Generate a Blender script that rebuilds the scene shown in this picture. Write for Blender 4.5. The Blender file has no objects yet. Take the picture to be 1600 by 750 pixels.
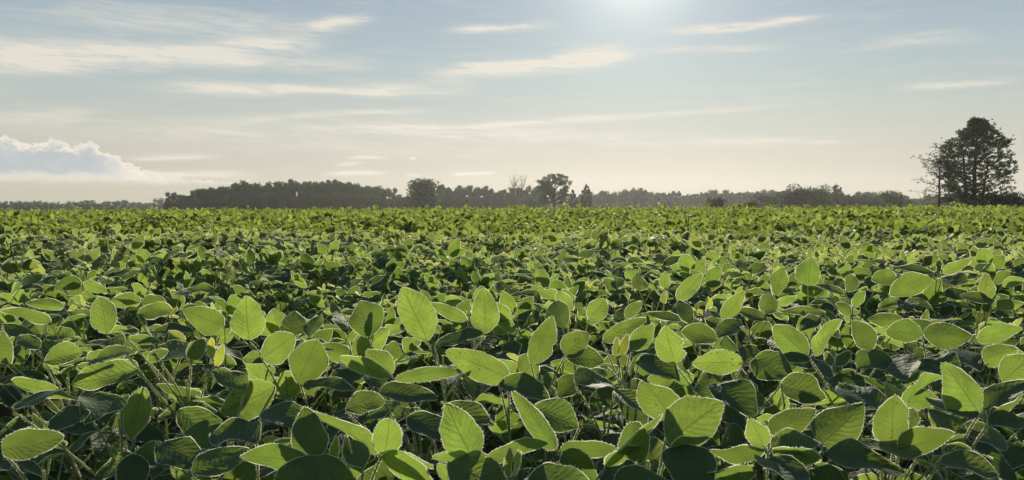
import bpy, math, random
import numpy as np
from mathutils import Vector

random.seed(7)
DEBUG = False
R = np.random.default_rng(11)
S = bpy.context.scene
C = S.collection
rad = math.radians

# ------------------------------------------------------------------ camera
CAM_H = 1.13
FOC = 1209.0                      # focal length in pixels of a 1600 px wide picture
HOR = 318.0                       # eye level in the same pixels
TILT = math.atan((375.0 - HOR) / FOC)
cam_d = bpy.data.cameras.new('camera')
cam_d.sensor_width = 36.0
cam_d.lens = 36.0 * FOC / 1600.0
cam_d.clip_start = 0.05
cam_d.clip_end = 20000
cam = bpy.data.objects.new('camera', cam_d)
C.objects.link(cam)
cam.location = (0, 0, CAM_H)
cam.rotation_euler = (rad(90) - TILT, 0, 0)
S.camera = cam

# ------------------------------------------------------------------ light
SUN_AZ = rad(8.9)                 # to the right of straight ahead
SUN_EL = rad(17.5)
SUN = np.array([math.sin(SUN_AZ) * math.cos(SUN_EL), math.cos(SUN_AZ) * math.cos(SUN_EL), math.sin(SUN_EL)])
sun_d = bpy.data.lights.new('sun', 'SUN')
sun_d.energy = 4.8
sun_d.angle = rad(0.6)
sun_d.color = (1.0, 0.90, 0.72)
sun = bpy.data.objects.new('sun', sun_d)
C.objects.link(sun)
sun.location = (20, 100, 60)
sun.rotation_euler = Vector(SUN).to_track_quat('Z', 'Y').to_euler()

S.view_settings.view_transform = 'Standard'
S.view_settings.look = 'None'
S.view_settings.exposure = 0.14
S.view_settings.gamma = 1.0
S.view_settings.use_curve_mapping = False
S.cycles.use_denoising = True
S.cycles.max_bounces = 10
S.cycles.transparent_max_bounces = 12
S.cycles.transmission_bounces = 6
S.cycles.diffuse_bounces = 5
S.cycles.volume_bounces = 0


# ---- small node helper
class NT:
    def __init__(s, tree):
        s.t = tree
        s.t.nodes.clear()

    def n(s, kind, **kw):
        nd = s.t.nodes.new(kind)
        for k, v in kw.items():
            setattr(nd, k, v)
        return nd

    def put(s, sock, v):
        if v is None:
            return
        if isinstance(v, bpy.types.NodeSocket):
            s.t.links.new(v, sock)
        else:
            if sock.type == 'RGBA' and not isinstance(v, (int, float)) and len(v) == 3:
                v = (*v, 1.0)
            sock.default_value = v

    def m(s, op, a, b=None, c=None, clamp=False):
        nd = s.n('ShaderNodeMath', operation=op, use_clamp=clamp)
        s.put(nd.inputs[0], a)
        s.put(nd.inputs[1], b)
        s.put(nd.inputs[2], c)
        return nd.outputs[0]

    def mix(s, f, a, b, mode='MIX'):
        nd = s.n('ShaderNodeMix', data_type='RGBA', blend_type=mode)
        s.put(nd.inputs[0], f)
        s.put(nd.inputs[6], a)
        s.put(nd.inputs[7], b)
        return nd.outputs[2]

    def smooth(s, x, a, b, lo=0.0, hi=1.0):
        nd = s.n('ShaderNodeMapRange', interpolation_type='SMOOTHSTEP')
        s.put(nd.inputs[0], x)
        for i, v in enumerate((a, b, lo, hi)):
            s.put(nd.inputs[i + 1], v)
        return nd.outputs[0]

    def noise(s, vec, scale, detail=4, rough=0.5, dist=0.0, dims='3D'):
        nd = s.n('ShaderNodeTexNoise', noise_dimensions=dims)
        s.put(nd.inputs['Vector'], vec)
        nd.inputs['Scale'].default_value = scale
        nd.inputs['Detail'].default_value = detail
        nd.inputs['Roughness'].default_value = rough
        nd.inputs['Distortion'].default_value = dist
        return nd.outputs[0]

    def ramp(s, f, stops, interp='LINEAR'):
        nd = s.n('ShaderNodeValToRGB')
        cr = nd.color_ramp
        cr.interpolation = interp
        while len(cr.elements) > 1:
            cr.elements.remove(cr.elements[-1])
        cr.elements[0].position = stops[0][0]
        cr.elements[0].color = (*stops[0][1], 1)
        for p, c in stops[1:]:
            e = cr.elements.new(p)
            e.color = (*c, 1)
        s.put(nd.inputs[0], f)
        return nd.outputs[0]

    def vec(s, x, y, z=0.0):
        nd = s.n('ShaderNodeCombineXYZ')
        s.put(nd.inputs[0], x)
        s.put(nd.inputs[1], y)
        s.put(nd.inputs[2], z)
        return nd.outputs[0]


# ---- sky: Nishita sky with thin evening cirrus and one low cumulus bank
world = bpy.data.worlds.new('World')
S.world = world
world.use_nodes = True
W = NT(world.node_tree)
sky = W.n('ShaderNodeTexSky', sky_type='NISHITA')
sky.sun_disc = False
sky.sun_elevation = SUN_EL
sky.sun_rotation = SUN_AZ
sky.altitude = 100
sky.air_density = 1.0
sky.dust_density = 2.2
sky.ozone_density = 1.2
tc = W.n('ShaderNodeTexCoord')
sep = W.n('ShaderNodeSeparateXYZ')
W.put(sep.inputs[0], tc.outputs['Generated'])
DX, DY, DZ = sep.outputs
AZ = W.m('MULTIPLY', W.m('ARCTAN2', DX, DY), 180 / math.pi)      # degrees right of straight ahead
EL = W.m('MULTIPLY', W.m('ARCSINE', DZ), 180 / math.pi)          # degrees above eye level


def ang(px, py):                                                  # direction of a picture point, in degrees
    d = ray(px, py)
    return math.degrees(math.atan2(d[0], d[1])), math.degrees(math.asin(d[2] / np.linalg.norm(d)))


def ray(px, py):
    x, y = (px - 800.0) / FOC, (375.0 - py) / FOC
    c, s = math.cos(TILT), math.sin(TILT)
    return np.array([x, c + y * s, y * c - s])


# the evening sky: the sky model's strong glow is compressed and laid over a hazy cream-to-blue gradient
hsv = W.n('ShaderNodeHueSaturation')
hsv.inputs['Saturation'].default_value = 0.7
W.put(hsv.inputs['Color'], sky.outputs[0])
gam = W.n('ShaderNodeGamma')
gam.inputs['Gamma'].default_value = 0.7
W.put(gam.inputs['Color'], hsv.outputs[0])
glow = W.mix(1.0, gam.outputs[0], (0.050, 0.048, 0.044), 'MULTIPLY')
ST = [(-5, (.62, .57, .46)), (0.5, (.635, .585, .465)), (3.2, (.635, .61, .51)), (6.0, (.565, .605, .56)), (9.5, (.455, .56, .585)), (13, (.37, .48, .56)), (16, (.32, .435, .535)), (35, (.20, .32, .50)), (90, (.13, .22, .40))]
grad = W.ramp(W.m('DIVIDE', W.m('ADD', EL, 10.0), 100.0), [((e + 10) / 100.0, c) for e, c in ST])
skyc = W.mix(1.0, W.mix(1.0, grad, (10.1, 10.1, 10.1), 'MULTIPLY'), glow, 'ADD')
dot = W.n('ShaderNodeVectorMath', operation='DOT_PRODUCT')
W.put(dot.inputs[0], tc.outputs['Generated'])
dot.inputs[1].default_value = tuple(SUN)
off = W.m('MULTIPLY', W.m('ARCCOSINE', W.m('MINIMUM', dot.outputs['Value'], 1.0)), 180 / math.pi)
aur = W.m('ADD', W.m('MULTIPLY', W.m('POWER', 2.71828, W.m('MULTIPLY', off, -0.42)), 15.0), W.m('MULTIPLY', W.m('POWER', 2.71828, W.m('MULTIPLY', off, -0.085)), 0.8))
skyc = W.mix(1.0, skyc, W.mix(1.0, W.vec(aur, aur, aur), (1.0, 0.92, 0.76), 'MULTIPLY'), 'ADD')

# warp shared by all the clouds
wv = W.vec(W.m('MULTIPLY', AZ, 0.10), W.m('MULTIPLY', EL, 0.55), 3.1)
warp = W.m('SUBTRACT', W.noise(wv, 1.0, 3, 0.5), 0.5)
wisp = W.noise(W.vec(W.m('ADD', W.m('MULTIPLY', AZ, 0.22), W.m('MULTIPLY', EL, 0.25)), W.m('MULTIPLY', EL, 1.9), 0.7), 1.0, 7, 0.62, 0.6)
fine = W.noise(W.vec(W.m('ADD', W.m('MULTIPLY', AZ, 0.45), W.m('MULTIPLY', EL, 0.6)), W.m('MULTIPLY', EL, 2.0), 5.7), 1.0, 5, 0.55, 0.2)
EW = W.m('ADD', EL, W.m('MULTIPLY', warp, 1.1))
# streaks: left x, left y, right x, right y, thickness (picture px of the photograph), strength
STREAKS = [
    (-80, 94, 240, 86, 17, 0.8), (120, 88, 525, 62, 13, 1.0), (-80, 64, 120, 84, 22, 0.35), (230, 94, 610, 97, 9, 0.55), (60, 72, 300, 76, 12, 0.25), (200, 138, 760, 138, 8, 0.9), (-40, 108, 300, 108, 6, 0.35),
    (475, 42, 590, 22, 10, 0.7), (690, 48, 872, 38, 5, 0.9), (660, 118, 1010, 84, 10, 1.25), (860, 88, 980, 84, 10, 1.2),
    (700, 106, 900, 102, 5, 0.6),
    (1030, 49, 1285, 27, 6, 1.25), (1000, 78, 1240, 70, 5, 0.5), (1340, 72, 1540, 52, 9, 0.5), (1395, 141, 1590, 124, 4.5, 0.95),
    (480, 200, 1270, 166, 4, 0.75), (300, 190, 720, 168, 5, 0.45), (-100, 192, 1000, 198, 16, 0.42), (600, 210, 1320, 216, 9, 0.45),
    (-60, 182, 160, 180, 8, 0.4), (180, 243, 350, 243, 4, 0.7), (130, 276, 410, 272, 6, 0.8), (500, 270, 610, 270, 3.5, 0.9),
    (540, 247, 605, 247, 2.6, 0.9), (520, 258, 570, 256, 3, 0.6), (700, 270, 780, 268, 3.2, 0.8), (630, 273, 660, 273, 3, 0.6),
    (0, 10, 560, 40, 20, 0.42), (1150, 212, 1330, 222, 5, 0.4), (200, 224, 900, 236, 9, 0.3), (640, 250, 652, 248, 2.4, 0.7),
]
total = None
for (x0, y0, x1, y1, th, st) in STREAKS:
    a0, e0 = ang(x0, y0)
    a1, e1 = ang(x1, y1)
    ca, ce = (a0 + a1) / 2, (e0 + e1) / 2
    half = math.hypot(a1 - a0, e1 - e0) / 2
    th_d = math.degrees(th / FOC)
    sl = (e1 - e0) / (a1 - a0)
    u = W.m('DIVIDE', W.m('SUBTRACT', AZ, ca), half * 0.82)
    v = W.m('DIVIDE', W.m('SUBTRACT', EW, W.m('MULTIPLY_ADD', W.m('SUBTRACT', AZ, ca), sl, ce)), th_d)
    q = W.m('ADD', W.m('MULTIPLY', W.m('MULTIPLY', u, u), W.m('MULTIPLY', u, u)), W.m('MULTIPLY', v, v))
    g = W.m('MULTIPLY', W.m('POWER', 2.71828, W.m('MULTIPLY', q, -1.0)), st)
    total = g if total is None else W.m('ADD', total, g)
tex = W.m('MULTIPLY', W.smooth(wisp, 0.25, 0.62, 0.25, 1.25), W.smooth(fine, 0.22, 0.62, 0.6, 1.15))
cir = W.m('MULTIPLY', total, tex)
veil = W.m('MULTIPLY', W.smooth(wisp, 0.45, 0.75), W.smooth(EL, 2.0, 8.0, 0.10, 0.16))
cir = W.m('MINIMUM', W.m('ADD', cir, veil), 1.0)
# cumulus bank at the left
ax0, _ = ang(-30, 270)
ax1, _ = ang(420, 270)
ut = W.m('DIVIDE', W.m('SUBTRACT', AZ, ax0), ax1 - ax0)


def elp(y):
    return ang(150, y)[1]


prof = [(0.0, 220), (0.07, 217), (0.16, 226), (0.22, 219), (0.30, 229), (0.345, 220), (0.40, 236), (0.46, 247), (0.52, 260), (0.60, 271), (0.68, 276), (0.80, 280), (0.95, 281), (1.0, 292)]
fc = W.ramp(ut, [(p, ((elp(y)) / 10.0,) * 3) for p, y in prof])
top = W.m('MULTIPLY', fc, 10.0)
puff = W.noise(W.vec(W.m('MULTIPLY', AZ, 1.0), W.m('MULTIPLY', EL, 1.3), 1.3), 1.5, 8, 0.62, 0.2)
puff2 = W.noise(W.vec(W.m('MULTIPLY', AZ, 0.55), W.m('MULTIPLY', EL, 1.2), 8.3), 1.0, 5, 0.55, 0.5)
depth = W.m('ADD', W.m('SUBTRACT', top, EL), W.m('MULTIPLY', W.m('SUBTRACT', puff, 0.5), 1.7))
body = W.smooth(depth, 0.0, 0.14)
low = W.m('ADD', EL, W.m('MULTIPLY', W.m('SUBTRACT', puff2, 0.5), 0.8))
under = W.smooth(low, elp(291), elp(272))
ends = W.m('MULTIPLY', W.smooth(ut, 1.0, 0.86), W.smooth(AZ, -60, -50))
cum = W.m('MULTIPLY', W.m('MULTIPLY', body, under), ends)
core = W.m('MULTIPLY', W.m('MULTIPLY', W.smooth(depth, 0.18, 0.75), W.smooth(low, elp(281), elp(268))), W.smooth(ut, 0.52, 0.34))
core = W.m('MULTIPLY', core, W.smooth(puff2, 0.2, 0.6, 0.75, 1.0))
cumc = W.mix(core, W.mix(W.smooth(puff, 0.35, 0.65), (10.8, 9.7, 8.1), (9.2, 8.6, 7.7)), W.mix(W.smooth(puff2, 0.35, 0.75), (5.0, 5.8, 6.3), (6.6, 6.9, 6.8)))
c1 = W.mix(W.m('MULTIPLY', cir, 0.76), skyc, (10.0, 9.1, 7.7))
c2 = W.mix(W.m('MULTIPLY', cum, 0.9), c1, cumc)
bg = W.n('ShaderNodeBackground')
bg.inputs['Strength'].default_value = 0.08
W.put(bg.inputs['Color'], c2)
wo = W.n('ShaderNodeOutputWorld')
W.put(wo.inputs[0], bg.outputs[0])
world.cycles.sampling_method = 'MANUAL'
world.cycles.sample_map_resolution = 512


# ------------------------------------------------------------------ materials
def material(name):
    m = bpy.data.materials.new(name)
    m.use_nodes = True
    t = NT(m.node_tree)
    out = t.n('ShaderNodeOutputMaterial')
    return m, t, out


def principled(t, color, rough=0.6, spec=0.4, normal=None, **kw):
    p = t.n('ShaderNodeBsdfPrincipled')
    t.put(p.inputs['Base Color'], color)
    t.put(p.inputs['Roughness'], rough)
    t.put(p.inputs['Specular IOR Level'], spec)
    if normal is not None:
        t.put(p.inputs['Normal'], normal)
    for k, v in kw.items():
        t.put(p.inputs[k], v)
    return p.outputs[0]


def mixsh(t, f, a, b):
    nd = t.n('ShaderNodeMixShader')
    t.put(nd.inputs[0], f)
    t.put(nd.inputs[1], a)
    t.put(nd.inputs[2], b)
    return nd.outputs[0]


def leaf_material(name, top_c, under_c, trans_c, trans_f, veins=True):
    m, t, out = material(name)
    geo = t.n('ShaderNodeNewGeometry')
    inf = t.n('ShaderNodeObjectInfo')
    rnd = t.m('FRACT', t.m('ADD', geo.outputs['Random Per Island'], t.m('MULTIPLY', inf.outputs['Random'], 7.31)))
    rnd2 = t.m('FRACT', t.m('MULTIPLY', rnd, 17.7))
    obj = t.n('ShaderNodeTexCoord').outputs['Object']
    mott = t.noise(obj, 55.0, 4, 0.6)
    blot = t.noise(obj, 22.0, 3, 0.55)
    vary = t.m('ADD', t.m('MULTIPLY', rnd, 0.5), t.m('MULTIPLY', mott, 0.5))
    col = t.mix(geo.outputs['Backfacing'], top_c, under_c)
    col = t.mix(vary, t.mix(1.0, col, (0.72, 0.78, 0.75), 'MULTIPLY'), t.mix(1.0, col, (1.3, 1.2, 1.05), 'MULTIPLY'))
    tcol = t.mix(vary, t.mix(1.0, trans_c, (0.74, 0.86, 0.75), 'MULTIPLY'), t.mix(1.0, trans_c, (1.2, 1.08, 1.0), 'MULTIPLY'))
    thick = t.m('MULTIPLY', t.smooth(rnd2, 0.0, 1.0, 0.58, 1.22), t.smooth(blot, 0.3, 0.7, 0.82, 1.14))
    tv = t.n('ShaderNodeCombineXYZ')
    for i_ in range(3):
        t.put(tv.inputs[i_], thick)
    tcol = t.mix(1.0, tcol, tv.outputs[0], 'MULTIPLY')
    normal = None
    if veins:
        uv = t.n('ShaderNodeUVMap').outputs[0]
        sp = t.n('ShaderNodeSeparateXYZ')
        t.put(sp.inputs[0], uv)
        u, v = sp.outputs[0], sp.outputs[1]
        av = t.m('ABSOLUTE', t.m('MULTIPLY', t.m('SUBTRACT', v, 0.5), 2.0))
        wob = t.m('ADD', t.m('MULTIPLY', t.m('SUBTRACT', t.noise(uv, 4.0, 3), 0.5), 0.22), rnd)
        ph = t.m('FRACT', t.m('MULTIPLY', t.m('ADD', t.m('SUBTRACT', u, t.m('MULTIPLY', t.m('POWER', av, 0.85), 0.27)), wob), 8.5))
        tri = t.m('ABSOLUTE', t.m('SUBTRACT', ph, 0.5))
        sec = t.m('MULTIPLY', t.smooth(tri, 0.11, 0.0), t.smooth(blot, 0.3, 0.6, 0.3, 1.0))
        mid = t.smooth(av, 0.055, 0.015)
        net = t.n('ShaderNodeTexVoronoi', feature='DISTANCE_TO_EDGE')
        t.put(net.inputs['Vector'], uv)
        net.inputs['Scale'].default_value = 26
        netl = t.smooth(net.outputs['Distance'], 0.06, 0.0)
        vein = t.m('MAXIMUM', t.m('MAXIMUM', t.m('MULTIPLY', sec, 0.75), mid), t.m('MULTIPLY', netl, 0.25))
        col = t.mix(t.m('MULTIPLY', vein, 0.28), col, (0.16, 0.22, 0.07))
        tcol = t.mix(t.m('MULTIPLY', vein, 0.64), tcol, t.mix(1.0, trans_c, (0.42, 0.52, 0.35), 'MULTIPLY'))
        bmp = t.n('ShaderNodeBump')
        bmp.inputs['Strength'].default_value = 0.42
        bmp.inputs['Distance'].default_value = 0.0022
        puck = t.m('ADD', t.m('MULTIPLY', t.m('POWER', tri, 0.6), 1.1), t.m('MULTIPLY', mott, 2.8))
        t.put(bmp.inputs['Height'], t.m('SUBTRACT', puck, t.m('MULTIPLY', mid, 0.6)))
        normal = bmp.outputs[0]
    spot = t.m('MULTIPLY', t.smooth(t.noise(obj, 130.0, 2, 0.5), 0.66, 0.72), t.smooth(rnd, 0.72, 0.80))
    col = t.mix(spot, col, (0.10, 0.065, 0.03))
    tcol = t.mix(t.m('MULTIPLY', spot, 0.8), tcol, (0.10, 0.06, 0.015))
    pr = principled(t, col, 0.58, 0.24, normal, **{'Sheen Weight': 0.20, 'Sheen Roughness': 0.45, 'Sheen Tint': (0.9, 1.0, 0.85, 1)})
    tr = t.n('ShaderNodeBsdfTranslucent')
    t.put(tr.inputs[0], tcol)
    if normal is not None:
        t.put(tr.inputs['Normal'], normal)
    t.put(out.inputs[0], mixsh(t, trans_f, pr, tr.outputs[0]))
    return m


M_LEAF = leaf_material('soybean_leaf', (0.050, 0.092, 0.048), (0.075, 0.13, 0.045), (0.272, 0.385, 0.064), 0.56)
M_YOUNG = leaf_material('young_leaf', (0.11, 0.15, 0.03), (0.15, 0.19, 0.05), (0.46, 0.52, 0.07), 0.55)
M_CANOPY = leaf_material('canopy_leaf', (0.050, 0.095, 0.035), (0.078, 0.13, 0.042), (0.302, 0.382, 0.078), 0.55, veins=False)


def fuzz_material():                                  # fine pale hairs along leaf margins and stems
    m, t, out = material('pale_hairs')
    obj = t.n('ShaderNodeTexCoord').outputs['Object']
    nz = t.noise(obj, 900.0, 1, 0.5)
    tr = t.n('ShaderNodeBsdfTranslucent')
    t.put(tr.inputs[0], (0.93, 0.94, 0.72))
    df = t.n('ShaderNodeBsdfDiffuse')
    t.put(df.inputs[0], (0.80, 0.80, 0.62))
    tp = t.n('ShaderNodeBsdfTransparent')
    a = mixsh(t, 0.65, df.outputs[0], tr.outputs[0])
    t.put(out.inputs[0], mixsh(t, t.smooth(nz, 0.30, 0.62, 0.5, 1.0), tp.outputs[0], a))
    return m


M_FUZZ = fuzz_material()


def stem_material(name, c0, c1):
    m, t, out = material(name)
    obj = t.n('ShaderNodeTexCoord').outputs['Object']
    col = t.mix(t.noise(obj, 40.0, 4), c0, c1)
    pr = principled(t, col, 0.55, 0.3, None, **{'Sheen Weight': 0.9, 'Sheen Roughness': 0.35, 'Sheen Tint': (1.0, 0.97, 0.8, 1)})
    tr = t.n('ShaderNodeBsdfTranslucent')
    t.put(tr.inputs[0], (0.55, 0.60, 0.22))
    t.put(out.inputs[0], mixsh(t, 0.5, pr, tr.outputs[0]))
    return m


M_STEM = stem_material('hairy_green_stem', (0.17, 0.21, 0.08), (0.34, 0.35, 0.17))
M_STRAW = stem_material('dry_straw', (0.30, 0.22, 0.11), (0.46, 0.36, 0.19))


def soil_material():
    m, t, out = material('dark_soil')
    obj = t.n('ShaderNodeTexCoord').outputs['Object']
    n1 = t.noise(obj, 18.0, 8, 0.65)
    n2 = t.noise(obj, 0.7, 3)
    col = t.mix(n1, (0.030, 0.022, 0.015), (0.085, 0.063, 0.043))
    col = t.mix(t.m('MULTIPLY', n2, 0.4), col, (0.05, 0.05, 0.025))
    b = t.n('ShaderNodeBump')
    b.inputs['Strength'].default_value = 0.8
    b.inputs['Distance'].default_value = 0.03
    t.put(b.inputs['Height'], n1)
    t.put(out.inputs[0], principled(t, col, 0.9, 0.2, b.outputs[0]))
    return m


M_SOIL = soil_material()


def bark_material(name, c0, c1):
    m, t, out = material(name)
    obj = t.n('ShaderNodeTexCoord').outputs['Object']
    mp = t.n('ShaderNodeMapping')
    mp.inputs['Scale'].default_value = (6, 6, 1.2)
    t.put(mp.inputs[0], obj)
    col = t.mix(t.noise(mp.outputs[0], 2.0, 6, 0.6), c0, c1)
    t.put(out.inputs[0], principled(t, col, 0.9, 0.2))
    return m


M_BARK = bark_material('dark_bark', (0.035, 0.028, 0.022), (0.09, 0.075, 0.06))
M_PALEBARK = bark_material('pale_dead_wood', (0.22, 0.19, 0.165), (0.36, 0.32, 0.28))


def tree_leaf_material(name, c, tcol, f=0.3):
    m, t, out = material(name)
    geo = t.n('ShaderNodeNewGeometry')
    inf = t.n('ShaderNodeObjectInfo')
    obj = t.n('ShaderNodeTexCoord').outputs['Object']
    k = t.m('ADD', t.m('MULTIPLY', t.noise(obj, 0.45, 2), 0.55), t.m('MULTIPLY', t.m('ADD', geo.outputs['Random Per Island'], inf.outputs['Random']), 0.25))
    col = t.mix(k, t.mix(1.0, c, (0.6, 0.65, 0.7), 'MULTIPLY'), t.mix(1.0, c, (1.5, 1.35, 1.1), 'MULTIPLY'))
    tr = t.n('ShaderNodeBsdfTranslucent')
    t.put(tr.inputs[0], tcol)
    t.put(out.inputs[0], mixsh(t, f, principled(t, col, 0.6, 0.2), tr.outputs[0]))
    return m


M_TREE = tree_leaf_material('dark_tree_leaves', (0.048, 0.092, 0.034), (0.10, 0.17, 0.04), 0.27)
M_TREE_OLIVE = tree_leaf_material('olive_tree_leaves', (0.082, 0.108, 0.042), (0.15, 0.18, 0.05), 0.32)
M_TREE_RED = tree_leaf_material('reddish_tree_leaves', (0.060, 0.045, 0.032), (0.09, 0.07, 0.04), 0.25)
M_CONIFER = tree_leaf_material('conifer_needles', (0.030, 0.045, 0.024), (0.04, 0.06, 0.02), 0.15)


# ------------------------------------------------------------------ mesh builder
class MB:
    """Collects vertices and quads (a triangle repeats its last corner) and links them as ONE mesh object."""

    def __init__(s):
        s.v, s.q, s.mi, s.uv, s.n = [], [], [], [], 0

    def add(s, v, q, mi=0, uv=None):
        v = np.asarray(v, float).reshape(-1, 3)
        q = np.asarray(q, int).reshape(-1, 4)
        s.v.append(v)
        s.q.append(q + s.n)
        s.mi.append(np.broadcast_to(np.asarray(mi, int), (len(q),)).copy())
        s.uv.append(np.zeros((len(v), 2)) if uv is None else np.asarray(uv, float).reshape(-1, 2))
        s.n += len(v)

    def mesh(s, name, mats, smooth=True):
        me = bpy.data.meshes.new(name)
        v = np.concatenate(s.v)
        q = np.concatenate(s.q)
        me.vertices.add(len(v))
        me.vertices.foreach_set('co', v.ravel())
        me.loops.add(q.size)
        me.loops.foreach_set('vertex_index', q.ravel().astype(np.int32))
        me.polygons.add(len(q))
        me.polygons.foreach_set('loop_start', np.arange(0, q.size, 4, dtype=np.int32))
        me.polygons.foreach_set('material_index', np.concatenate(s.mi).astype(np.int32))
        me.polygons.foreach_set('use_smooth', np.full(len(q), smooth))
        for m in mats:
            me.materials.append(m)
        lay = me.uv_layers.new(name='UVMap')
        lay.data.foreach_set('uv', np.concatenate(s.uv)[q.ravel()].ravel())
        me.update(calc_edges=True)
        return me

    def build(s, name, mats, parent=None, smooth=True, loc=(0, 0, 0)):
        o = bpy.data.objects.new(name, s.mesh(name, mats, smooth))
        C.objects.link(o)
        o.location = loc
        if parent is not None:
            o.parent = parent
        return o


def unit(v):
    v = np.asarray(v, float)
    return v / max(np.linalg.norm(v), 1e-9)


def tube(mb, pts, radii, sides=6, mi=0):
    pts = np.asarray(pts, float)
    n = len(pts)
    tang = np.gradient(pts, axis=0)
    ref = np.array([0.31, 0.77, 0.55])
    rings = []
    for i in range(n):
        t = unit(tang[i])
        a = unit(np.cross(t, ref))
        b = np.cross(t, a)
        an = np.arange(sides) * 2 * math.pi / sides
        rings.append(pts[i] + radii[i] * (np.cos(an)[:, None] * a + np.sin(an)[:, None] * b))
    q = []
    for i in range(n - 1):
        for k in range(sides):
            k2 = (k + 1) % sides
            q.append((i * sides + k, i * sides + k2, (i + 1) * sides + k2, (i + 1) * sides + k))
    mb.add(np.concatenate(rings), q, mi)


def bez(p0, p1, p2, n=7):
    t = np.linspace(0, 1, n)[:, None]
    return (1 - t) ** 2 * np.asarray(p0) + 2 * t * (1 - t) * np.asarray(p1) + t ** 2 * np.asarray(p2)


def outline(u, sharp, p=0.80, q=0.72):
    f = np.sin(math.pi * np.clip(u, 0, 1) ** p) ** q
    return f * (1 - 0.28 * sharp * np.clip((u - 0.62) / 0.38, 0, 1) ** 1.2)


_OUT_MAX = float(outline(np.linspace(0, 1, 200), 0.5).max())


def leaflet(mb, L, rng, nu=8, nv=6, rim=0.0015, mat=0, fuzz=1, fringe=0):
    """One leaflet: L = dict(base, axis, n, len, wid, droop, fold, wave)."""
    a = unit(L['axis'])
    n = unit(L['n'] - a * np.dot(L['n'], a))
    c = np.cross(a, n)
    ln, hw = L['len'], L['wid'] / 2
    sharp = L.get('sharp', 0.5)
    u = (1 - np.cos(np.linspace(0, 1, nu + 1) * math.pi)) / 2
    u = 0.5 * u + 0.5 * np.linspace(0, 1, nu + 1)
    v = np.linspace(-1, 1, nv + 1)
    U, V = np.meshgrid(u, v, indexing='ij')
    ph = rng.uniform(0, 6.28, 8)
    edge = 1 + 0.035 * np.sin(2 * math.pi * (2.3 * U + 0.35 * np.sign(V)) + ph[2] + np.sign(V)) + 0.02 * np.sin(2 * math.pi * 5.1 * U + ph[3] + 2 * np.sign(V))
    if rng.random() < 0.16:                              # a bite out of the margin
        bu, bs = rng.uniform(0.3, 0.9), rng.choice([-1, 1])
        edge = edge * (1 - rng.uniform(0.15, 0.4) * np.exp(-((U - bu) / 0.06) ** 2) * (np.sign(V) == bs))
    hwu = hw * outline(U, sharp, rng.uniform(0.66, 0.96), rng.uniform(0.58, 0.82)) / _OUT_MAX * edge * (1 + 0.14 * np.sin(ph[4]) * np.sign(V)) + 0.0006
    skew = L.get('skew', 0.0)
    x = hwu * V + 0.10 * math.sin(ph[5]) * ln * (U ** 2 - U)
    y = ln * U + skew * x * x / max(hw, 1e-4) * 0.3
    z = L['fold'] * hwu * np.abs(V) ** 1.25 - L['droop'] * ln * U ** 2
    wv = L['wave'] * hw * np.abs(V) ** 1.5
    z = z + wv * np.where(V > 0, np.sin(2 * math.pi * 1.6 * U + ph[0]), np.sin(2 * math.pi * 1.4 * U + ph[1]))
    z = z + 0.5 * math.sin(ph[6]) * x * U + 0.035 * hw * np.sin(9 * V + ph[7]) * np.sin(11 * U + ph[3])
    P = L['base'] + x[..., None] * c + y[..., None] * a + z[..., None] * n
    idx = np.arange((nu + 1) * (nv + 1)).reshape(nu + 1, nv + 1)
    q = np.stack([idx[:-1, :-1], idx[:-1, 1:], idx[1:, 1:], idx[1:, :-1]], -1).reshape(-1, 4)
    uv = np.stack([U, V * 0.5 + 0.5], -1).reshape(-1, 2)
    verts = [P.reshape(-1, 3)]
    quads = [q]
    mi = [np.full(len(q), mat)]
    uvs = [uv]
    if rim > 0:
        off = (nu + 1) * (nv + 1)
        for side, col in ((-1, 0), (1, nv)):
            E = P[:, col]
            T = np.gradient(E, axis=0)
            T /= np.linalg.norm(T, axis=1)[:, None] + 1e-9
            O = np.cross(T, n) * side
            if (O * (c * side)).sum() < 0:
                O = -O
            k = len(E)
            for sn in (1, -1):
                jit = (np.clip(0.72 + 0.55 * np.sin(u * 9 + ph[sn] + side) + 0.3 * np.sin(u * 23 + ph[sn + 1]), 0.12, 1.4) * rng.uniform(0.7, 1.3, k))[:, None]
                verts += [E, E + rim * jit * (0.75 * O + sn * 0.6 * n)]
                ei = off + np.arange(k)
                ui = ei + k
                off += 2 * k
                quads.append(np.stack([ei[:-1], ei[1:], ui[1:], ui[:-1]], -1))
                mi.append(np.full(k - 1, fuzz))
                uvs.append(np.tile(np.stack([u, np.full(k, 0.5)], -1), (2, 1)))
    mb.add(np.concatenate(verts), np.concatenate(quads), np.concatenate(mi), np.concatenate(uvs))
    if fringe:                                          # single hairs standing off the margin
        for side, col in ((-1, 0), (1, nv)):
            E = P[:, col]
            k = rng.integers(0, nu, fringe)
            f = rng.random(fringe)[:, None]
            T = E[k + 1] - E[k]
            Q = E[k] + T * f
            T = T / (np.linalg.norm(T, axis=1)[:, None] + 1e-9)
            O = np.cross(T, n) * side
            if (O * (c * side)).sum() < 0:
                O = -O
            D = O + n * rng.normal(0, 0.7, (fringe, 1)) + T * rng.normal(0.2, 0.4, (fringe, 1))
            D /= np.linalg.norm(D, axis=1)[:, None]
            tip = Q + D * rng.uniform(0.0009, 0.0030, (fringe, 1))
            w_ = T * 0.00030
            mb.add(np.stack([Q - w_, Q + w_, tip + w_ * 0.5, tip - w_ * 0.5], 1), np.arange(4 * fringe).reshape(fringe, 4), fuzz)


# ------------------------------------------------------------------ tags
def tag(o, label=None, cat=None, group=None, kind=None):
    if label:
        o['label'] = label
    if cat:
        o['category'] = cat
    if group:
        o['group'] = group
    if kind:
        o['kind'] = kind
    return o


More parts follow.
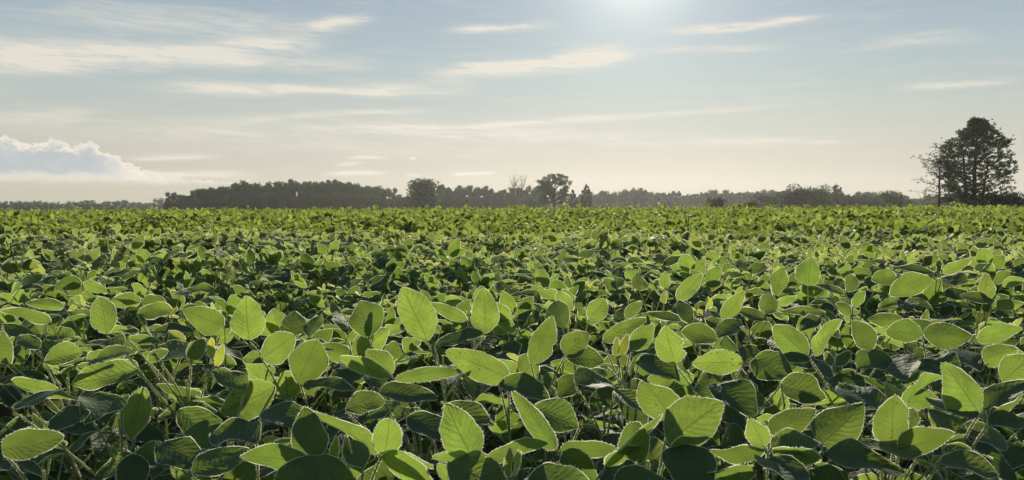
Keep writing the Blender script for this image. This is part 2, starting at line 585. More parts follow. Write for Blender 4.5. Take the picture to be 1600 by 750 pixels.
def empty(name, loc):
    o = bpy.data.objects.new(name, None)
    o.empty_display_size = 0.1
    C.objects.link(o)
    o.location = loc
    return o


# ------------------------------------------------------------------ the lie of the land
PLANT_H = 0.80
_D = np.array([0.0, 0.6, 1.0, 1.5, 2.0, 2.7, 3.5, 5.0, 8.6, 13.0, 20.0, 30.0, 45.0, 100.0, 300.0, 600.0, 6000.0])
_Z = np.array([.34, .34, .33, .31, .285, .255, .235, .22, .20, .17, .175, .25, .40, 1.0, 3.2, 5.6, 6.0])


def canopy_z(x, y):
    """mean height of the leaf tops"""
    yy = np.maximum(np.asarray(y, float), 0.0)
    return CAM_H - np.interp(yy, _D, _Z) + 0.0035 * np.clip(np.asarray(x, float), -40, 40)


def ground_z(x, y):
    return canopy_z(x, y) - PLANT_H


# ground: one sheet to the horizon
ys = np.concatenate([np.linspace(-60, -1, 8), np.linspace(0, 12, 49), np.geomspace(12.5, 6000, 60)])
xs = np.concatenate([-np.geomspace(30, 6000, 20)[::-1], np.linspace(-28, 28, 57), np.geomspace(30, 6000, 20)])
X, Y = np.meshgrid(xs, ys, indexing='ij')
Z = ground_z(X, Y)
near = np.exp(-((Y - 3) / 8) ** 2 - (X / 10) ** 2)
Z = Z + near * R.normal(0, 0.008, Z.shape)
mb = MB()
idx = np.arange(X.size).reshape(X.shape)
mb.add(np.stack([X, Y, Z], -1), np.stack([idx[:-1, :-1], idx[1:, :-1], idx[1:, 1:], idx[:-1, 1:]], -1).reshape(-1, 4))
g = mb.build('field_soil', [M_SOIL])
tag(g, kind='structure')

# ------------------------------------------------------------------ soybean plants
# The larger leaflets of the nearest rows: base x, y, tip x, y and breadth as measured on the photograph, and
# whether the blade stands up into the sun (L), lies flat (D) or is a young folded one (Y).  Each gets its own
# distance (from how far below eye level the leaf tops are), a real size and its own plane.
HERO = """
590 706 488 630 34 L; 592 710 678 727 22 L; 596 714 690 760 44 L; 600 712 608 652 44 L
492 716 473 636 53 L; 484 724 378 708 52 L; 428 756 553 738 50 D; 520 722 527 682 13 Y; 543 724 541 681 12 Y; 566 732 552 684 40 L
741 720 698 631 60 L; 738 719 679 708 20 L; 757 724 846 680 26 L; 702 722 792 757 54 D; 794 745 797 700 14 Y; 803 742 812 704 10 Y
868 702 801 612 30 L; 876 702 969 702 24 L; 880 706 934 756 44 L; 824 752 928 757 42 D
1044 691 1127 629 76 L; 946 727 1042 653 26 L; 1004 722 986 658 48 L; 1048 652 1004 589 60 L; 1050 698 1108 760 58 D; 946 728 998 692 16 L; 1049 699 1108 684 24 L; 960 748 1060 752 40 D
1195 702 1112 713 26 L; 1193 697 1172 655 34 L; 1207 703 1284 723 24 L; 1203 716 1246 760 58 D; 1180 730 1108 746 32 L; 1206 698 1285 690 40 D
1204 676 1270 640 42 L; 1284 694 1348 630 70 L; 1396 693 1391 612 58 L; 1288 708 1421 726 52 D; 1402 702 1492 678 46 L; 1412 630 1459 585 22 L; 1420 668 1426 638 24 L
1530 646 1472 566 62 L; 1526 652 1450 612 34 D; 1536 640 1606 590 42 D; 1545 656 1606 620 22 L; 1546 664 1612 656 36 D; 1566 598 1612 560 42 L; 1440 706 1330 690 30 D; 1470 722 1560 730 20 D
18 568 0 507 32 L; 18 595 134 622 26 L; 214 577 112 599 32 L; 224 605 206 686 46 L; 2 702 95 684 44 L; 134 640 78 668 30 D; 188 622 134 650 30 D
430 603 344 642 58 L; 465 598 499 525 58 L; 474 602 563 610 28 D; 610 588 529 567 20 L; 618 592 721 580 20 L; 612 585 574 547 36 L; 592 615 683 611 24 D
795 590 698 548 44 L; 668 532 628 449 54 L; 680 541 752 513 14 D; 757 521 755 451 40 L; 730 500 669 473 20 L
580 526 562 470 56 L; 576 526 577 487 10 L; 483 527 496 487 28 D; 455 526 461 486 40 L; 410 560 466 524 42 L
390 531 384 462 54 L; 350 509 289 484 42 L; 166 521 158 464 38 L; 79 503 4 482 22 L; 100 480 42 474 18 L; 214 491 269 482 20 L
302 520 236 510 12 D; 250 564 304 533 34 D; 232 563 263 548 18 L; 331 560 331 529 14 Y; 338 572 349 539 13 Y; 290 531 262 518 14 Y; 298 561 319 534 26 L
190 541 118 531 28 D; 200 528 250 534 14 L; 70 565 130 548 26 D; 20 640 100 600 22 D; 150 560 205 548 26 D; 60 545 30 520 24 D
830 568 863 494 40 L; 882 554 920 520 38 L; 885 551 944 564 28 D; 942 531 1011 497 25 L; 985 546 1022 507 32 L; 970 555 981 522 12 Y; 962 556 964 528 9 Y
1056 568 1040 511 44 L; 1160 566 1084 568 38 L; 1120 531 1066 514 28 L; 1122 528 1155 495 24 D; 1058 469 1098 428 25 L; 1000 454 997 427 25 L; 1038 451 1040 424 18 L; 1075 504 1063 466 22 D
920 499 946 467 32 L; 880 513 864 466 38 L; 890 486 872 455 26 L; 977 496 1003 471 18 L; 1066 499 1011 486 14 L; 1130 501 1161 454 26 L; 1198 500 1142 482 22 L; 1195 491 1205 456 30 L
1108 482 1106 464 10 Y; 1038 474 1037 457 9 Y; 1263 446 1268 401 36 L; 1212 461 1219 417 24 L; 1262 554 1209 509 42 L; 1272 553 1304 497 22 L; 1265 562 1207 558 18 L
1362 547 1334 501 34 L; 1415 501 1356 500 24 L; 1440 522 1387 518 34 L; 1443 520 1516 524 42 L; 1526 529 1594 511 32 L; 1390 461 1459 438 30 L; 1460 426 1394 417 17 L; 1472 427 1516 405 15 L
1510 441 1472 430 30 D; 1538 468 1540 428 24 L; 1401 432 1362 437 26 L; 1322 454 1341 430 24 L; 1320 459 1277 444 14 L; 1290 489 1220 484 13 L; 1330 490 1306 474 18 L; 1333 479 1352 454 16 L
1552 440 1581 426 16 L; 1566 446 1598 436 16 L; 1550 478 1598 474 18 L; 1555 471 1500 460 11 D; 1300 571 1289 550 14 L; 1306 571 1329 549 16 L; 1302 562 1301 546 7 Y
1380 560 1420 585 34 D; 1340 575 1395 560 30 D; 1535 560 1590 545 34 L; 1500 545 1530 575 36 D; 1440 560 1500 590 40 D; 1180 560 1240 590 44 D; 1220 600 1290 620 40 D; 1120 600 1180 640 44 D
690 640 770 660 50 D; 830 640 900 660 46 D; 780 600 860 620 44 D; 640 650 700 680 44 D; 1380 640 1310 600 44 D; 280 640 340 700 50 D; 250 690 320 720 50 D; 300 740 390 700 44 D; 400 690 330 670 34 D
720 580 700 600 30 D; 900 600 960 590 34 D; 1000 560 1060 590 40 D; 960 610 1022 648 28 D; 380 610 330 570 34 D; 420 640 470 660 44 D; 540 640 600 625 30 D
"""
_dd = np.linspace(0.85, 14, 4000)
_yy = HOR + np.interp(_dd, _D, _Z) * FOC / _dd


def depth_at(py):
    return float(np.interp(-py, -_yy, _dd))


CAMP = np.array([0, 0, CAM_H])


def on_plane(px, py, p0, n):
    d = ray(px, py)
    den = np.dot(d, n)
    if abs(den) < 0.02:
        return None
    return CAMP + d * (np.dot(p0 - CAMP, n) / den)


def project(P):
    """world points -> picture pixels (1600 wide) and distance"""
    P = np.asarray(P, float) - CAMP
    c, s = math.cos(TILT), math.sin(TILT)
    zf = P[..., 1] * c - P[..., 2] * s
    up = P[..., 1] * s + P[..., 2] * c
    zf = np.maximum(zf, 1e-3)
    return 800 + FOC * P[..., 0] / zf, 375 - FOC * up / zf, zf


def solve_leaf(bx, by, tx, ty, w, flag, rng):
    d = depth_at(min(by, 742))
    r0 = ray(bx, by)
    P0 = CAMP + r0 * (d / r0[1])
    best = None
    ax = unit([tx - bx, ty - by, 0])
    pm = ((bx + tx) / 2, (by + ty) / 2)
    pr = (-ax[1], ax[0])
    lo, hi, pref = {'L': (38, 122, 78), 'D': (4, 42, 22), 'Y': (60, 120, 90)}[flag]
    for t in np.arange(lo, hi + 1, 6):
        for yaw in (-40, -20, 0, 20, 40):
            n = np.array([math.sin(rad(yaw)) * math.sin(rad(t)), -math.cos(rad(yaw)) * math.sin(rad(t)), math.cos(rad(t))])
            T = on_plane(tx, ty, P0, n)
            A = on_plane(pm[0] + pr[0] * w / 2, pm[1] + pr[1] * w / 2, P0, n)
            B = on_plane(pm[0] - pr[0] * w / 2, pm[1] - pr[1] * w / 2, P0, n)
            if T is None or A is None or B is None:
                continue
            ln = np.linalg.norm(T - P0)
            a = (T - P0) / ln
            c = np.cross(a, n)
            wid = abs(np.dot(A - B, c))
            asp = wid / ln
            want = 0.30 if flag == 'Y' else 0.62
            size = 0.05 if flag == 'Y' else 0.095
            cost = abs(math.log(asp / want)) * 1.4 + 0.6 * abs(math.log(ln / size)) + abs(t - pref) / 90 + abs(yaw) / 120 + rng.uniform(0, 0.15)
            if best is None or cost < best[0]:
                best = (cost, n, ln, a, wid, t)
    _, n, ln, a, wid, t = best
    if flag == 'L' and t > 55 and rng.random() < 0.6:
        n = -n
    wid = float(np.clip(wid, 0.2 * ln, 1.0 * ln))
    return dict(base=P0, axis=a, n=n, len=ln, wid=wid, droop=float(rng.uniform(0.0, 0.16)) * (0.3 if flag == 'Y' else 1), fold=float(rng.uniform(0.04, 0.36)),
                wave=float(rng.uniform(0.04, 0.15)), sharp=float(rng.uniform(-0.3, 0.8)), skew=float(rng.uniform(-0.2, 0.2)), flag=flag, px=(bx, by), pt=(tx, ty), w=w)


heroes = []
for line in HERO.strip().replace('\n', ';').split(';'):
    f = line.split()
    if len(f) == 6:
        heroes.append(solve_leaf(*[float(q) for q in f[:5]], f[5], R))

# leaflets that share a base make one trifoliate leaf
par = list(range(len(heroes)))


def find(i):
    while par[i] != i:
        i = par[i]
    return i


for i in range(len(heroes)):
    for j in range(i):
        a, b = heroes[i]['px'], heroes[j]['px']
        lim = 16 if min(a[1], b[1]) > 540 else 9
        if math.hypot(a[0] - b[0], a[1] - b[1]) < lim:
            par[find(i)] = find(j)
leafs = {}
for i, h in enumerate(heroes):
    leafs.setdefault(find(i), []).append(h)
clusters = []
for hs in leafs.values():
    ap = np.mean([h['base'] for h in hs], axis=0)
    ap = ap + np.array([0, 0.004, -0.006])
    clusters.append(dict(apex=ap, leaflets=hs))

# leaves whose stalks can reach one stem make one plant
clusters.sort(key=lambda c: (c['apex'][1], c['apex'][0]))
plants = []
for c in clusters:
    best = None
    for p in plants:
        d = np.abs(c['apex'][:2] - np.mean([q['apex'][:2] for q in p], axis=0))
        if d[0] < 0.13 and d[1] < 0.16 and len(p) < 5:
            k = d[0] + d[1]
            if best is None or k < best[0]:
                best = (k, p)
    if best:
        best[1].append(c)
    else:
        plants.append([c])

# what the measured leaflets cover, seen from the camera and from the sun
GW, GH = 400, 188
hero_depth = np.full((GH, GW), 1e9)
hero_pts = []
for h in heroes:
    a = h['axis']
    c = unit(np.cross(a, h['n']))
    for u in np.linspace(0.02, 0.98, 22):
        half = h['wid'] / 2 * float(outline(np.array(u), h['sharp'])) / _OUT_MAX
        for v in np.linspace(-1, 1, 15):
            P = h['base'] + a * h['len'] * u + c * half * v
            x, y, z = project(P)
            i, j = int(y / 4), int(x / 4)
            if 0 <= i < GH and 0 <= j < GW:
                hero_depth[i, j] = min(hero_depth[i, j], z)
    if h['flag'] != 'D':
        for u in (0.3, 0.6, 0.85):
            for v in (-0.5, 0, 0.5):
                hero_pts.append(h['base'] + a * h['len'] * u + c * h['wid'] / 2 * v)
hero_pts = np.array(hero_pts)


def in_the_way(L, margin=0.015, sun_keep=0.12):
    """would this filler blade hide a measured one from the photograph, or take its sun?"""
    a = unit(L['axis'])
    n = unit(L['n'] - a * np.dot(L['n'], a))
    c = np.cross(a, n)
    pts = np.array([L['base'] + a * L['len'] * u + c * L['wid'] * 0.5 * v for u, v in ((0.05, 0), (0.35, -0.95), (0.35, 0), (0.35, 0.95), (0.65, -0.85), (0.65, 0), (0.65, 0.85), (1, 0))])
    x, y, z = project(pts)
    for xi, yi, zi in zip(x, y, z):
        i, j = int(yi / 4), int(xi / 4)
        if 0 <= i < GH and 0 <= j < GW and zi < hero_depth[i, j] - margin and hero_depth[i, j] < 1e8:
            return True
    m = L['base'] + a * L['len'] * 0.5
    d = m - hero_pts
    along = d @ SUN
    off = np.linalg.norm(d - along[:, None] * SUN, axis=1)
    if ((along > 0.01) & (off < 0.33 * L['len'])).any() and R.random() > sun_keep:
        return True
    return False


SUNH = unit([SUN[0], SUN[1], 0])
UP = np.array([0, 0, 1.0])


def gen_leaf(rng, apex, az, size, upright, young=False):
    dirh = np.array([math.cos(az), math.sin(az), 0])
    perp = np.array([-dirh[1], dirh[0], 0])
    if upright:
        n0 = SUNH * rng.uniform(0.5, 1.2) + UP * rng.uniform(-0.1, 0.7) + rng.normal(0, 0.35, 3)
    else:
        n0 = UP * 1.1 - SUNH * rng.uniform(-0.2, 0.5) + rng.normal(0, 0.25, 3)
    out = []
    for k in range(3):
        n = unit(n0 + rng.normal(0, 0.22, 3))
        lift = rng.uniform(0.35, 1.1) if upright else rng.uniform(-0.35, 0.25)
        if k == 0:
            d = dirh * 0.9 + UP * lift
            b = apex + dirh * 0.018 + UP * 0.004
            s = size * rng.uniform(0.95, 1.12)
        else:
            sg = 1 if k == 1 else -1
            d = perp * sg * 0.95 + dirh * 0.3 + UP * lift * rng.uniform(0.3, 1)
            b = apex + perp * sg * 0.003
            s = size * rng.uniform(0.82, 1.0)
        a = unit(d - n * np.dot(d, n))
        out.append(dict(base=b, axis=a, n=n, len=s, wid=s * (rng.uniform(0.28, 0.4) if young else rng.uniform(0.52, 0.72)), droop=rng.uniform(-0.05, 0.22) + (rng.random() < 0.25) * rng.uniform(0.05, 0.3), fold=rng.uniform(0.0, 0.4) + (rng.random() < 0.2) * rng.uniform(0.1, 0.5),
                        wave=rng.uniform(0.03, 0.16), sharp=rng.uniform(-0.35, 0.9), skew=rng.uniform(-0.2, 0.2), flag='Y' if young else 'L'))
    return out


def gen_plant(rng, h=0.70, top_only=False, stand=0.30):
    """stem points and a list of (stalk points, leaflets), in the plant's own space"""
    lean = rng.normal(0, 0.035, 2)
    stem = np.array([[lean[0] * u ** 2, lean[1] * u ** 2, h * u] for u in np.linspace(0, 1, 8)])
    nodes = 10
    ph = rng.uniform(0, 6.28)
    out = []
    for k in range(nodes):
        f = k / (nodes - 1)
        if top_only and f < 0.5:
            continue
        u = 0.30 + 0.69 * f
        p = np.array([np.interp(u, np.linspace(0, 1, 8), stem[:, i]) for i in range(3)])
        az = ph + k * math.pi + rng.normal(0, 0.6)
        incl = rad(66 - 34 * f + rng.normal(0, 8))
        pl = (0.17 + 0.10 * math.sin(math.pi * min(f * 1.1, 1))) * rng.uniform(0.75, 1.15) * (1.0 if f < 0.85 else 0.45)
        d = np.array([math.cos(az) * math.sin(incl), math.sin(az) * math.sin(incl), math.cos(incl)])
        apex = p + d * pl
        mid = p + d * pl * 0.5 + UP * 0.02
        size = (0.076 + 0.022 * rng.random()) * (1.0 if f < 0.8 else (0.78 if f < 0.95 else 0.42))
        young = f > 0.95
        upright = rng.random() < (stand + 0.28 * f) or young
        out.append((bez(p, mid, apex, 6), gen_leaf(rng, apex, az + rng.normal(0, 0.3), size, upright, young)))
    return stem, out


def stalk(mb, pts, r0, r1, sides=6):
    tube(mb, pts, np.linspace(r0, r1, len(pts)), sides, 0)


def hairs(mb, pts, rng, n, length, mi=1):
    """short bristles along a stem or stalk"""
    pts = np.asarray(pts, float)
    seg = rng.integers(0, len(pts) - 1, n)
    f = rng.random(n)[:, None]
    P = pts[seg] * (1 - f) + pts[seg + 1] * f
    T = pts[seg + 1] - pts[seg]
    T /= np.linalg.norm(T, axis=1)[:, None] + 1e-9
    D = rng.normal(0, 1, (n, 3))
    D -= T * (D * T).sum(1)[:, None]
    D /= np.linalg.norm(D, axis=1)[:, None] + 1e-9
    tip = P + D * length * rng.uniform(0.6, 1.2, (n, 1)) + T * length * 0.2
    w = 0.0005
    v = np.stack([P - T * w, P + T * w, tip + T * w * 0.6, tip - T * w * 0.6], 1)
    mb.add(v, np.arange(4 * n).reshape(n, 4), mi)


def relief(x, y):
    """tall and short stretches of the crop, and the dips between them"""
    a = 0.07 * lattice(x * 1.1, y) + 0.05 * lattice(x * 0.35 + 3, y * 0.35)
    b = lattice(x * 0.45 + 7, y * 1.15 + 2)
    st = max(0.0, min(1.0, (lattice(x * 0.55 + 1, y * 1.9) + 0.05) * 5))
    a += 0.10 * st - 0.04
    return a - 0.19 * max(0.0, min(1.0, (b - 0.22) * 4))


def lattice(x, y):
    return (math.sin(x * 2.1 + 1.3 * math.sin(y * 1.1)) + math.sin(y * 1.7 + 0.8 * math.sin(x * 0.9) + 1.0) + 0.7 * math.sin(x * 0.8 - y * 0.55 + 2.0)) / 2.7


PLANT_GROUP = 'soybean plants of the field'
near_plants = []          # (root, label key point) for labelling


def leaf_object(root, base, pts, leaflets, rng, split, close):
    """one trifoliate leaf: its stalk, and the three blades as sub-parts (or in the stalk's mesh when small)"""
    mb = MB()
    stalk(mb, np.asarray(pts) - base, 0.0021, 0.0014, 6 if close else 4)
    ap = np.asarray(pts[-1]) - base
    for L in leaflets:
        b = np.asarray(L['base']) - base
        if np.linalg.norm(b - ap) > 0.004:
            stalk(mb, bez(ap, (ap + b) / 2 + np.array([0, 0, 0.002]), b, 3), 0.0014, 0.0010, 4)
    if close:
        hairs(mb, np.asarray(pts) - base, rng, 500, 0.0026)
    nu, nv = (16, 8) if close else (8, 6)
    parts = []
    for L in leaflets:
        l2 = dict(L)
        l2['base'] = np.asarray(L['base']) - base
        b = MB() if split else mb
        m = 0 if split else (3 if L['flag'] == 'Y' else 2)
        leaflet(b, l2, rng, nu, nv, 0.0010 if close else 0.0015, m, 1, 90 if close else 0)
        if split:
            parts.append((b, L['flag']))
    o = mb.build('trifoliate_leaf', [M_STEM, M_FUZZ, M_LEAF, M_YOUNG], root)
    for b, fl in parts:
        b.build('leaflet', [M_YOUNG if fl == 'Y' else M_LEAF, M_FUZZ], o)
    return o


def build_plant(x, y, stem_w, leaves, rng, split, close):
    base = np.array([x, y, float(ground_z(x, y))])
    root = empty('soybean_plant', base)
    mb = MB()
    stalk(mb, np.asarray(stem_w) - base, 0.0042, 0.0022, 7 if close else 5)
    if close:
        hairs(mb, np.asarray(stem_w)[3:] - base, rng, 900, 0.0028)
    mb.build('stem', [M_STEM, M_FUZZ], root)
    for pts, ll in leaves:
        leaf_object(root, base, pts, ll, rng, split, close)
    tag(root, 'leafy soybean plant in the crowded green rows', 'soybean plant', PLANT_GROUP)
    near_plants.append(root)
    return root


# --- the plants that carry the measured leaves
hero_xy = []
for p in plants:
    aps = np.array([c['apex'] for c in p])
    x = float(aps[:, 0].mean() + R.normal(0, 0.015))
    y = float(aps[:, 1].mean() + 0.05)
    gz = float(ground_z(x, y))
    topz = max(aps[:, 2].max() - 0.045, gz + 0.4)
    stem_w = np.array([[x + 0.015 * math.sin(3 * u), y + 0.01 * u, gz + (topz - gz) * u] for u in np.linspace(0, 1, 8)])
    leaves = []
    for c in p:
        ap = c['apex']
        reach = math.hypot(ap[0] - x, ap[1] - y)
        z0 = min(max(ap[2] - 0.07 - 0.8 * reach, gz + 0.2), topz)
        u = (z0 - gz) / (topz - gz)
        s = np.array([x + 0.015 * math.sin(3 * u), y + 0.01 * u, z0])
        leaves.append((bez(s, (s + ap) / 2 + np.array([0, 0, 0.015]), ap, 8), c['leaflets']))
    st, extra = gen_plant(R, topz - gz, stand=0.06 if y < 1.9 else 0.25)
    off = np.array([x, y, gz])
    for pts, ll in extra[:9]:
        if pts[-1][2] > topz - gz - 0.02:
            continue
        l2 = []
        for L in ll:
            L = dict(L)
            L['base'] = L['base'] + off
            if not in_the_way(L):
                l2.append(L)
        if l2:
            leaves.append((pts + off, l2))
    build_plant(x, y, stem_w, leaves, R, True, y < 1.9)
    hero_xy.append((x, y))
hero_xy = np.array(hero_xy)

# --- every other plant of the field: rows that run almost across the view
spots = []
ROW_A = rad(5)
for r in range(0, 60):
    for k in range(-300, 301):
        t = k * 0.088 + R.normal(0, 0.025)
        v = 1.02 + r * 0.47 + R.normal(0, 0.035)
        x = t * math.cos(ROW_A) - (v - 1) * math.sin(ROW_A) * 0
        y = v + t * math.sin(ROW_A)
        if y < 0.98 or y > 12.5 or abs(x) > 0.72 * y + 1.4:
            continue
        spots.append((math.hypot(x, y), x, y))
spots.sort()
N_INDIV = 300
indiv = len(plants)
stuff_spots = []
variants = []
for i in range(14):
    rng = np.random.default_rng(100 + i)
    variants.append(gen_plant(rng, PLANT_H - 0.15 + rng.normal(0, 0.02), stand=0.40))
var_mesh = {}


def variant_mesh(i):
    if i in var_mesh:
        return var_mesh[i]
    rng = np.random.default_rng(300 + i)
    st, lv = variants[i]
    mb = MB()
    stalk(mb, st, 0.0042, 0.0022, 5)
    a = mb.mesh('stem', [M_STEM])
    mb = MB()
    for pts, ll in lv:
        stalk(mb, pts, 0.0022, 0.0013, 4)
        for L in ll:
            leaflet(mb, L, rng, 7, 4, 0.0015, 3 if L['flag'] == 'Y' else 2, 1)
    b = mb.mesh('foliage', [M_STEM, M_FUZZ, M_LEAF, M_YOUNG])
    var_mesh[i] = (a, b)
    return var_mesh[i]


proto = {}
for d, x, y in spots:
    if abs(x) > 0.68 * y + 0.35:                       # outside the photograph
        stuff_spots.append((x, y))
    elif y < 2.8:
        if np.min((np.abs(hero_xy[:, 0] - x) / 0.075) + (np.abs(hero_xy[:, 1] - y) / 0.12)) < 1.0 or R.random() < 0.42:
            continue
        if (x < -0.40 and y < 1.4) or (y < 1.2 and abs(x - 0.33) < 0.12):
            continue
        gz = float(ground_z(x, y))
        h = PLANT_H - 0.14 + 0.05 * lattice(x * 2, y * 2) + R.normal(0, 0.02)
        st, lv = gen_plant(R, h, stand=0.06 if y < 1.7 else 0.25)
        off = np.array([x, y, gz])
        leaves = []
        for pts, ll in lv:
            l2 = []
            for L in ll:
                L = dict(L)
                L['base'] = L['base'] + off
                if not in_the_way(L):
                    l2.append(L)
            if l2:
                leaves.append((pts + off, l2))
        if len(leaves) < 2:
            continue
        build_plant(x, y, st + off, leaves, R, y < 1.8, y < 1.6)
        indiv += 1
    elif indiv < N_INDIV:
        i = int(R.integers(0, 14))
        sc = 1.0 + relief(x, y) + R.normal(0, 0.03)
        root = proto.get(i)
        if root is None:
            root = empty('soybean_plant', (0, 0, 0))
            ms, mf = variant_mesh(i)
            for nm, me in (('stem', ms), ('foliage', mf)):
                o = bpy.data.objects.new(nm, me)
                C.objects.link(o)
                o.parent = root
            proto[i] = root
        else:
            src = root
            root = src.copy()
            C.objects.link(root)
            for ch in list(src.children):
                o = ch.copy()
                C.objects.link(o)
                o.parent = root
        root.location = (x, y, float(ground_z(x, y)))
        root.rotation_euler = (0, 0, R.normal(0, 0.3))
        root.scale = (sc, sc, sc)
        tag(root, 'leafy soybean plant in the crowded green rows', 'soybean plant', PLANT_GROUP)
        near_plants.append(root)
        indiv += 1
    else:
        stuff_spots.append((x, y))

LABELS = [
 'soybean plant spreading broad dark leaves over the bottom edge, below the end of the wood',
 'soybean plant with two narrow yellow shoots at the bottom edge, straight below the bare tree',
 'soybean plant with upright leaf, yellow bud and long slanting folded leaf, lower left of centre',
 'soybean plant with a low star of lit and dark leaves, below the two small bushes',
 'soybean plant holding up one ribbed bright leaf at the bottom, just left of the centre',
 'soybean plant with the broadest bright leaf of the front row, right of the centre',
 'soybean plant with an upright glowing oval leaf in front of the slender wispy tree',
 'soybean plant showing one low half-lit leaf in the bottom left corner',
 'soybean plant with a wide leaf lit on its upper half, lower left below the wood',
 'soybean plant with a whorl of big leaves on hairy stalks, below the lone tree',
 'soybean plant with dark flat leaves under a bright trio, below the broad rounded tree',
 'soybean plant with a hanging leaf and dark drooping leaves above the bottom left corner',
 'soybean plant with a long lit leaf pointing left, just left of the centre',
 'soybean plant with a narrow lit leaf above the dark gap, below the small rounded tree',
 'soybean plant with low dark bluish leaves and pale stalks, below the dark pointed conifer',
 'soybean plant with a lit leaf pointing left over the dark gap, below the flat bush',
 'soybean plant with an upright bright oval leaf above one dark flat leaf, left of centre',
 'soybean plant showing one lit leaf at the right edge, above the whorl of big leaves',
 'soybean plant with long lit leaves side by side at the left edge, second row',
 'soybean plant with three lit leaves meeting at one joint, below the broad rounded tree',
 'soybean plant with two small yellow shoots beside dark leaves, left below the wood',
 'soybean plant with two upright leaves like a V, below the two round trees',
 'soybean plant with an upright oval leaf and a dark shiny one, below the umbrella-shaped tree',
 'soybean plant with one half-shaded leaf left of the upright bright oval leaf',
 'soybean plant with yellow shoots between two lit leaves, right of the centre',
 'soybean plant with dark spread leaves in shade, second row below the lone tree',
 'soybean plant with an upright leaf above a thin dark flat leaf, left below the wood',
 'soybean plant with two tall pointed bright leaves above the rest, below the broad rounded tree',
 'soybean plant with one large round bright leaf beside a dark upright one, below the wood',
 'soybean plant with half-dark leaves in the second row, below the small dark round bush',
 'soybean plant with two wide lit leaves spread like wings, below the lone tree',
 'soybean plant with a broad lit leaf crossed by a thin dark upright one',
 'soybean plant with paired mid-sized lit leaves below the dark pointed conifer',
 'soybean plant with one wide oval leaf tilted left, in the second row below the wood',
 'soybean plant with a dark upright leaf and a lit one, below the dark round bush',
 'soybean plant with one long flat lit leaf at the left edge, in the third row',
 'soybean plant with four smaller leaves in a cluster, below the slender wispy tree',
 'soybean plant with one flat lit leaf right of the two tall pointed bright leaves',
 'soybean plant with a round lit leaf and a yellow bud, below the flat bush',
 'soybean plant with one small oblique leaf, third row right of the umbrella-shaped tree',
 'soybean plant with one flat lit leaf in the third row, below the low cumulus cloud',
 'soybean plant with one mid-sized upright leaf, third row below the umbrella-shaped tree',
 'soybean plant with one thin flat leaf near the left edge, in the fourth row',
 'soybean plant with an upright narrow leaf above a dark flat one, below the lone tree',
 'soybean plant with a tall slanting leaf and yellow bud, below the dark round bush',
 'soybean plant with one upright oval leaf, third row left of the two round trees',
 'soybean plant with a long lit leaf above the dark hollow, below the small rounded tree',
 'soybean plant with two small upright round leaves, fourth row right of the dark pointed conifer',
 'soybean plant with a round leaf standing against the far field, below the two round trees',
 'soybean plant with small flat leaves at the right edge, below the wide dark bush',
 'soybean plant with one mid-sized leaf in the fourth row, below the small rounded tree',
 'soybean plant with long pale leaves topping the right-hand rows, left below the lone tree',
]
for i, o in enumerate(near_plants):
    if i < len(LABELS) and i < len(plants):
        o['label'] = LABELS[i]
        o['group'] = 'large-leaved soybean plants of the front rows'
    elif len(o.children) > 2:
        o['label'] = 'low soybean plant filling in beneath and between the larger leaves of the front rows'
        o['group'] = 'filling plants of the front rows'
    else:
        o['label'] = 'small-looking soybean plant of the dense rows just beyond the large front leaves'
        o['group'] = 'plants of the dense middle rows'

# --- the rest of the field, where nobody could count plants: one object
def low_variant(i, top_only, nu, nv, rim, scale=1.0):
    rng = np.random.default_rng(500 + i)
    st, lv = gen_plant(np.random.default_rng(100 + i), PLANT_H - 0.15, top_only, 0.42)
    mb = MB()
    for pts, ll in lv:
        if not top_only:
            tube(mb, pts[[0, 3, 5]], [0.0025] * 3, 3, 0)
        for L in ll:
            L = dict(L)
            L['len'] *= scale
            L['wid'] *= scale
            leaflet(mb, L, rng, nu, nv, rim, 3 if L['flag'] == 'Y' else 2, 1)
    return np.concatenate(mb.v), np.concatenate(mb.q), np.concatenate(mb.mi), np.concatenate(mb.uv)


def scatter(mb, var, xy):
    for x, y in xy:
        v, q, mi, uv = var[int(R.integers(0, len(var)))]
        a = R.normal(0, 0.3)
        sc = 1.0 + relief(x, y) + R.normal(0, 0.045)
        mx = 1.0 if R.random() < 0.5 else -1.0
        c, s = math.cos(a), math.sin(a)
        w = np.empty_like(v)
        w[:, 0] = (v[:, 0] * c - v[:, 1] * s) * mx * sc + x
        w[:, 1] = (v[:, 0] * s + v[:, 1] * c) * sc + y
        w[:, 2] = v[:, 2] * sc + float(ground_z(x, y))
        mb.add(w, q, mi, uv)


mbf = MB()
vb = [low_variant(i, False, 4, 2, 0.0019) for i in range(10)]
vc = [low_variant(i, False, 3, 2, 0.0) for i in range(10)]
scatter(mbf, vb, [p for p in stuff_spots if p[1] < 7.0])
scatter(mbf, vc, [p for p in stuff_spots if p[1] >= 7.0])
vd = [low_variant(i, True, 2, 2, 0.0, 1.0) for i in range(10)]


def wedge(y0, y1, n):
    y = np.sqrt(R.uniform(y0 ** 2, y1 ** 2, n))
    return np.stack([R.uniform(-1, 1, n) * (0.72 * y + 2.0), y], 1)


scatter(mbf, vd, wedge(12.3, 24, 6500))
vd2 = [low_variant(i, True, 2, 2, 0.0, 1.3) for i in range(6)]
scatter(mbf, vd2, wedge(24, 50, 7000))
ve = [low_variant(i, True, 1, 2, 0.0, 3.2) for i in range(6)]
scatter(mbf, ve, wedge(50, 200, 4500))
fo = mbf.build('soybean_foliage', [M_STEM, M_FUZZ, M_CANOPY, M_YOUNG])
tag(fo, 'unbroken green soybean leaves of the field reaching back to the trees', 'soybean crop', kind='stuff')
print('INDIV', indiv, 'hero plants', len(plants), 'faces', sum(len(q) for q in mbf.q))

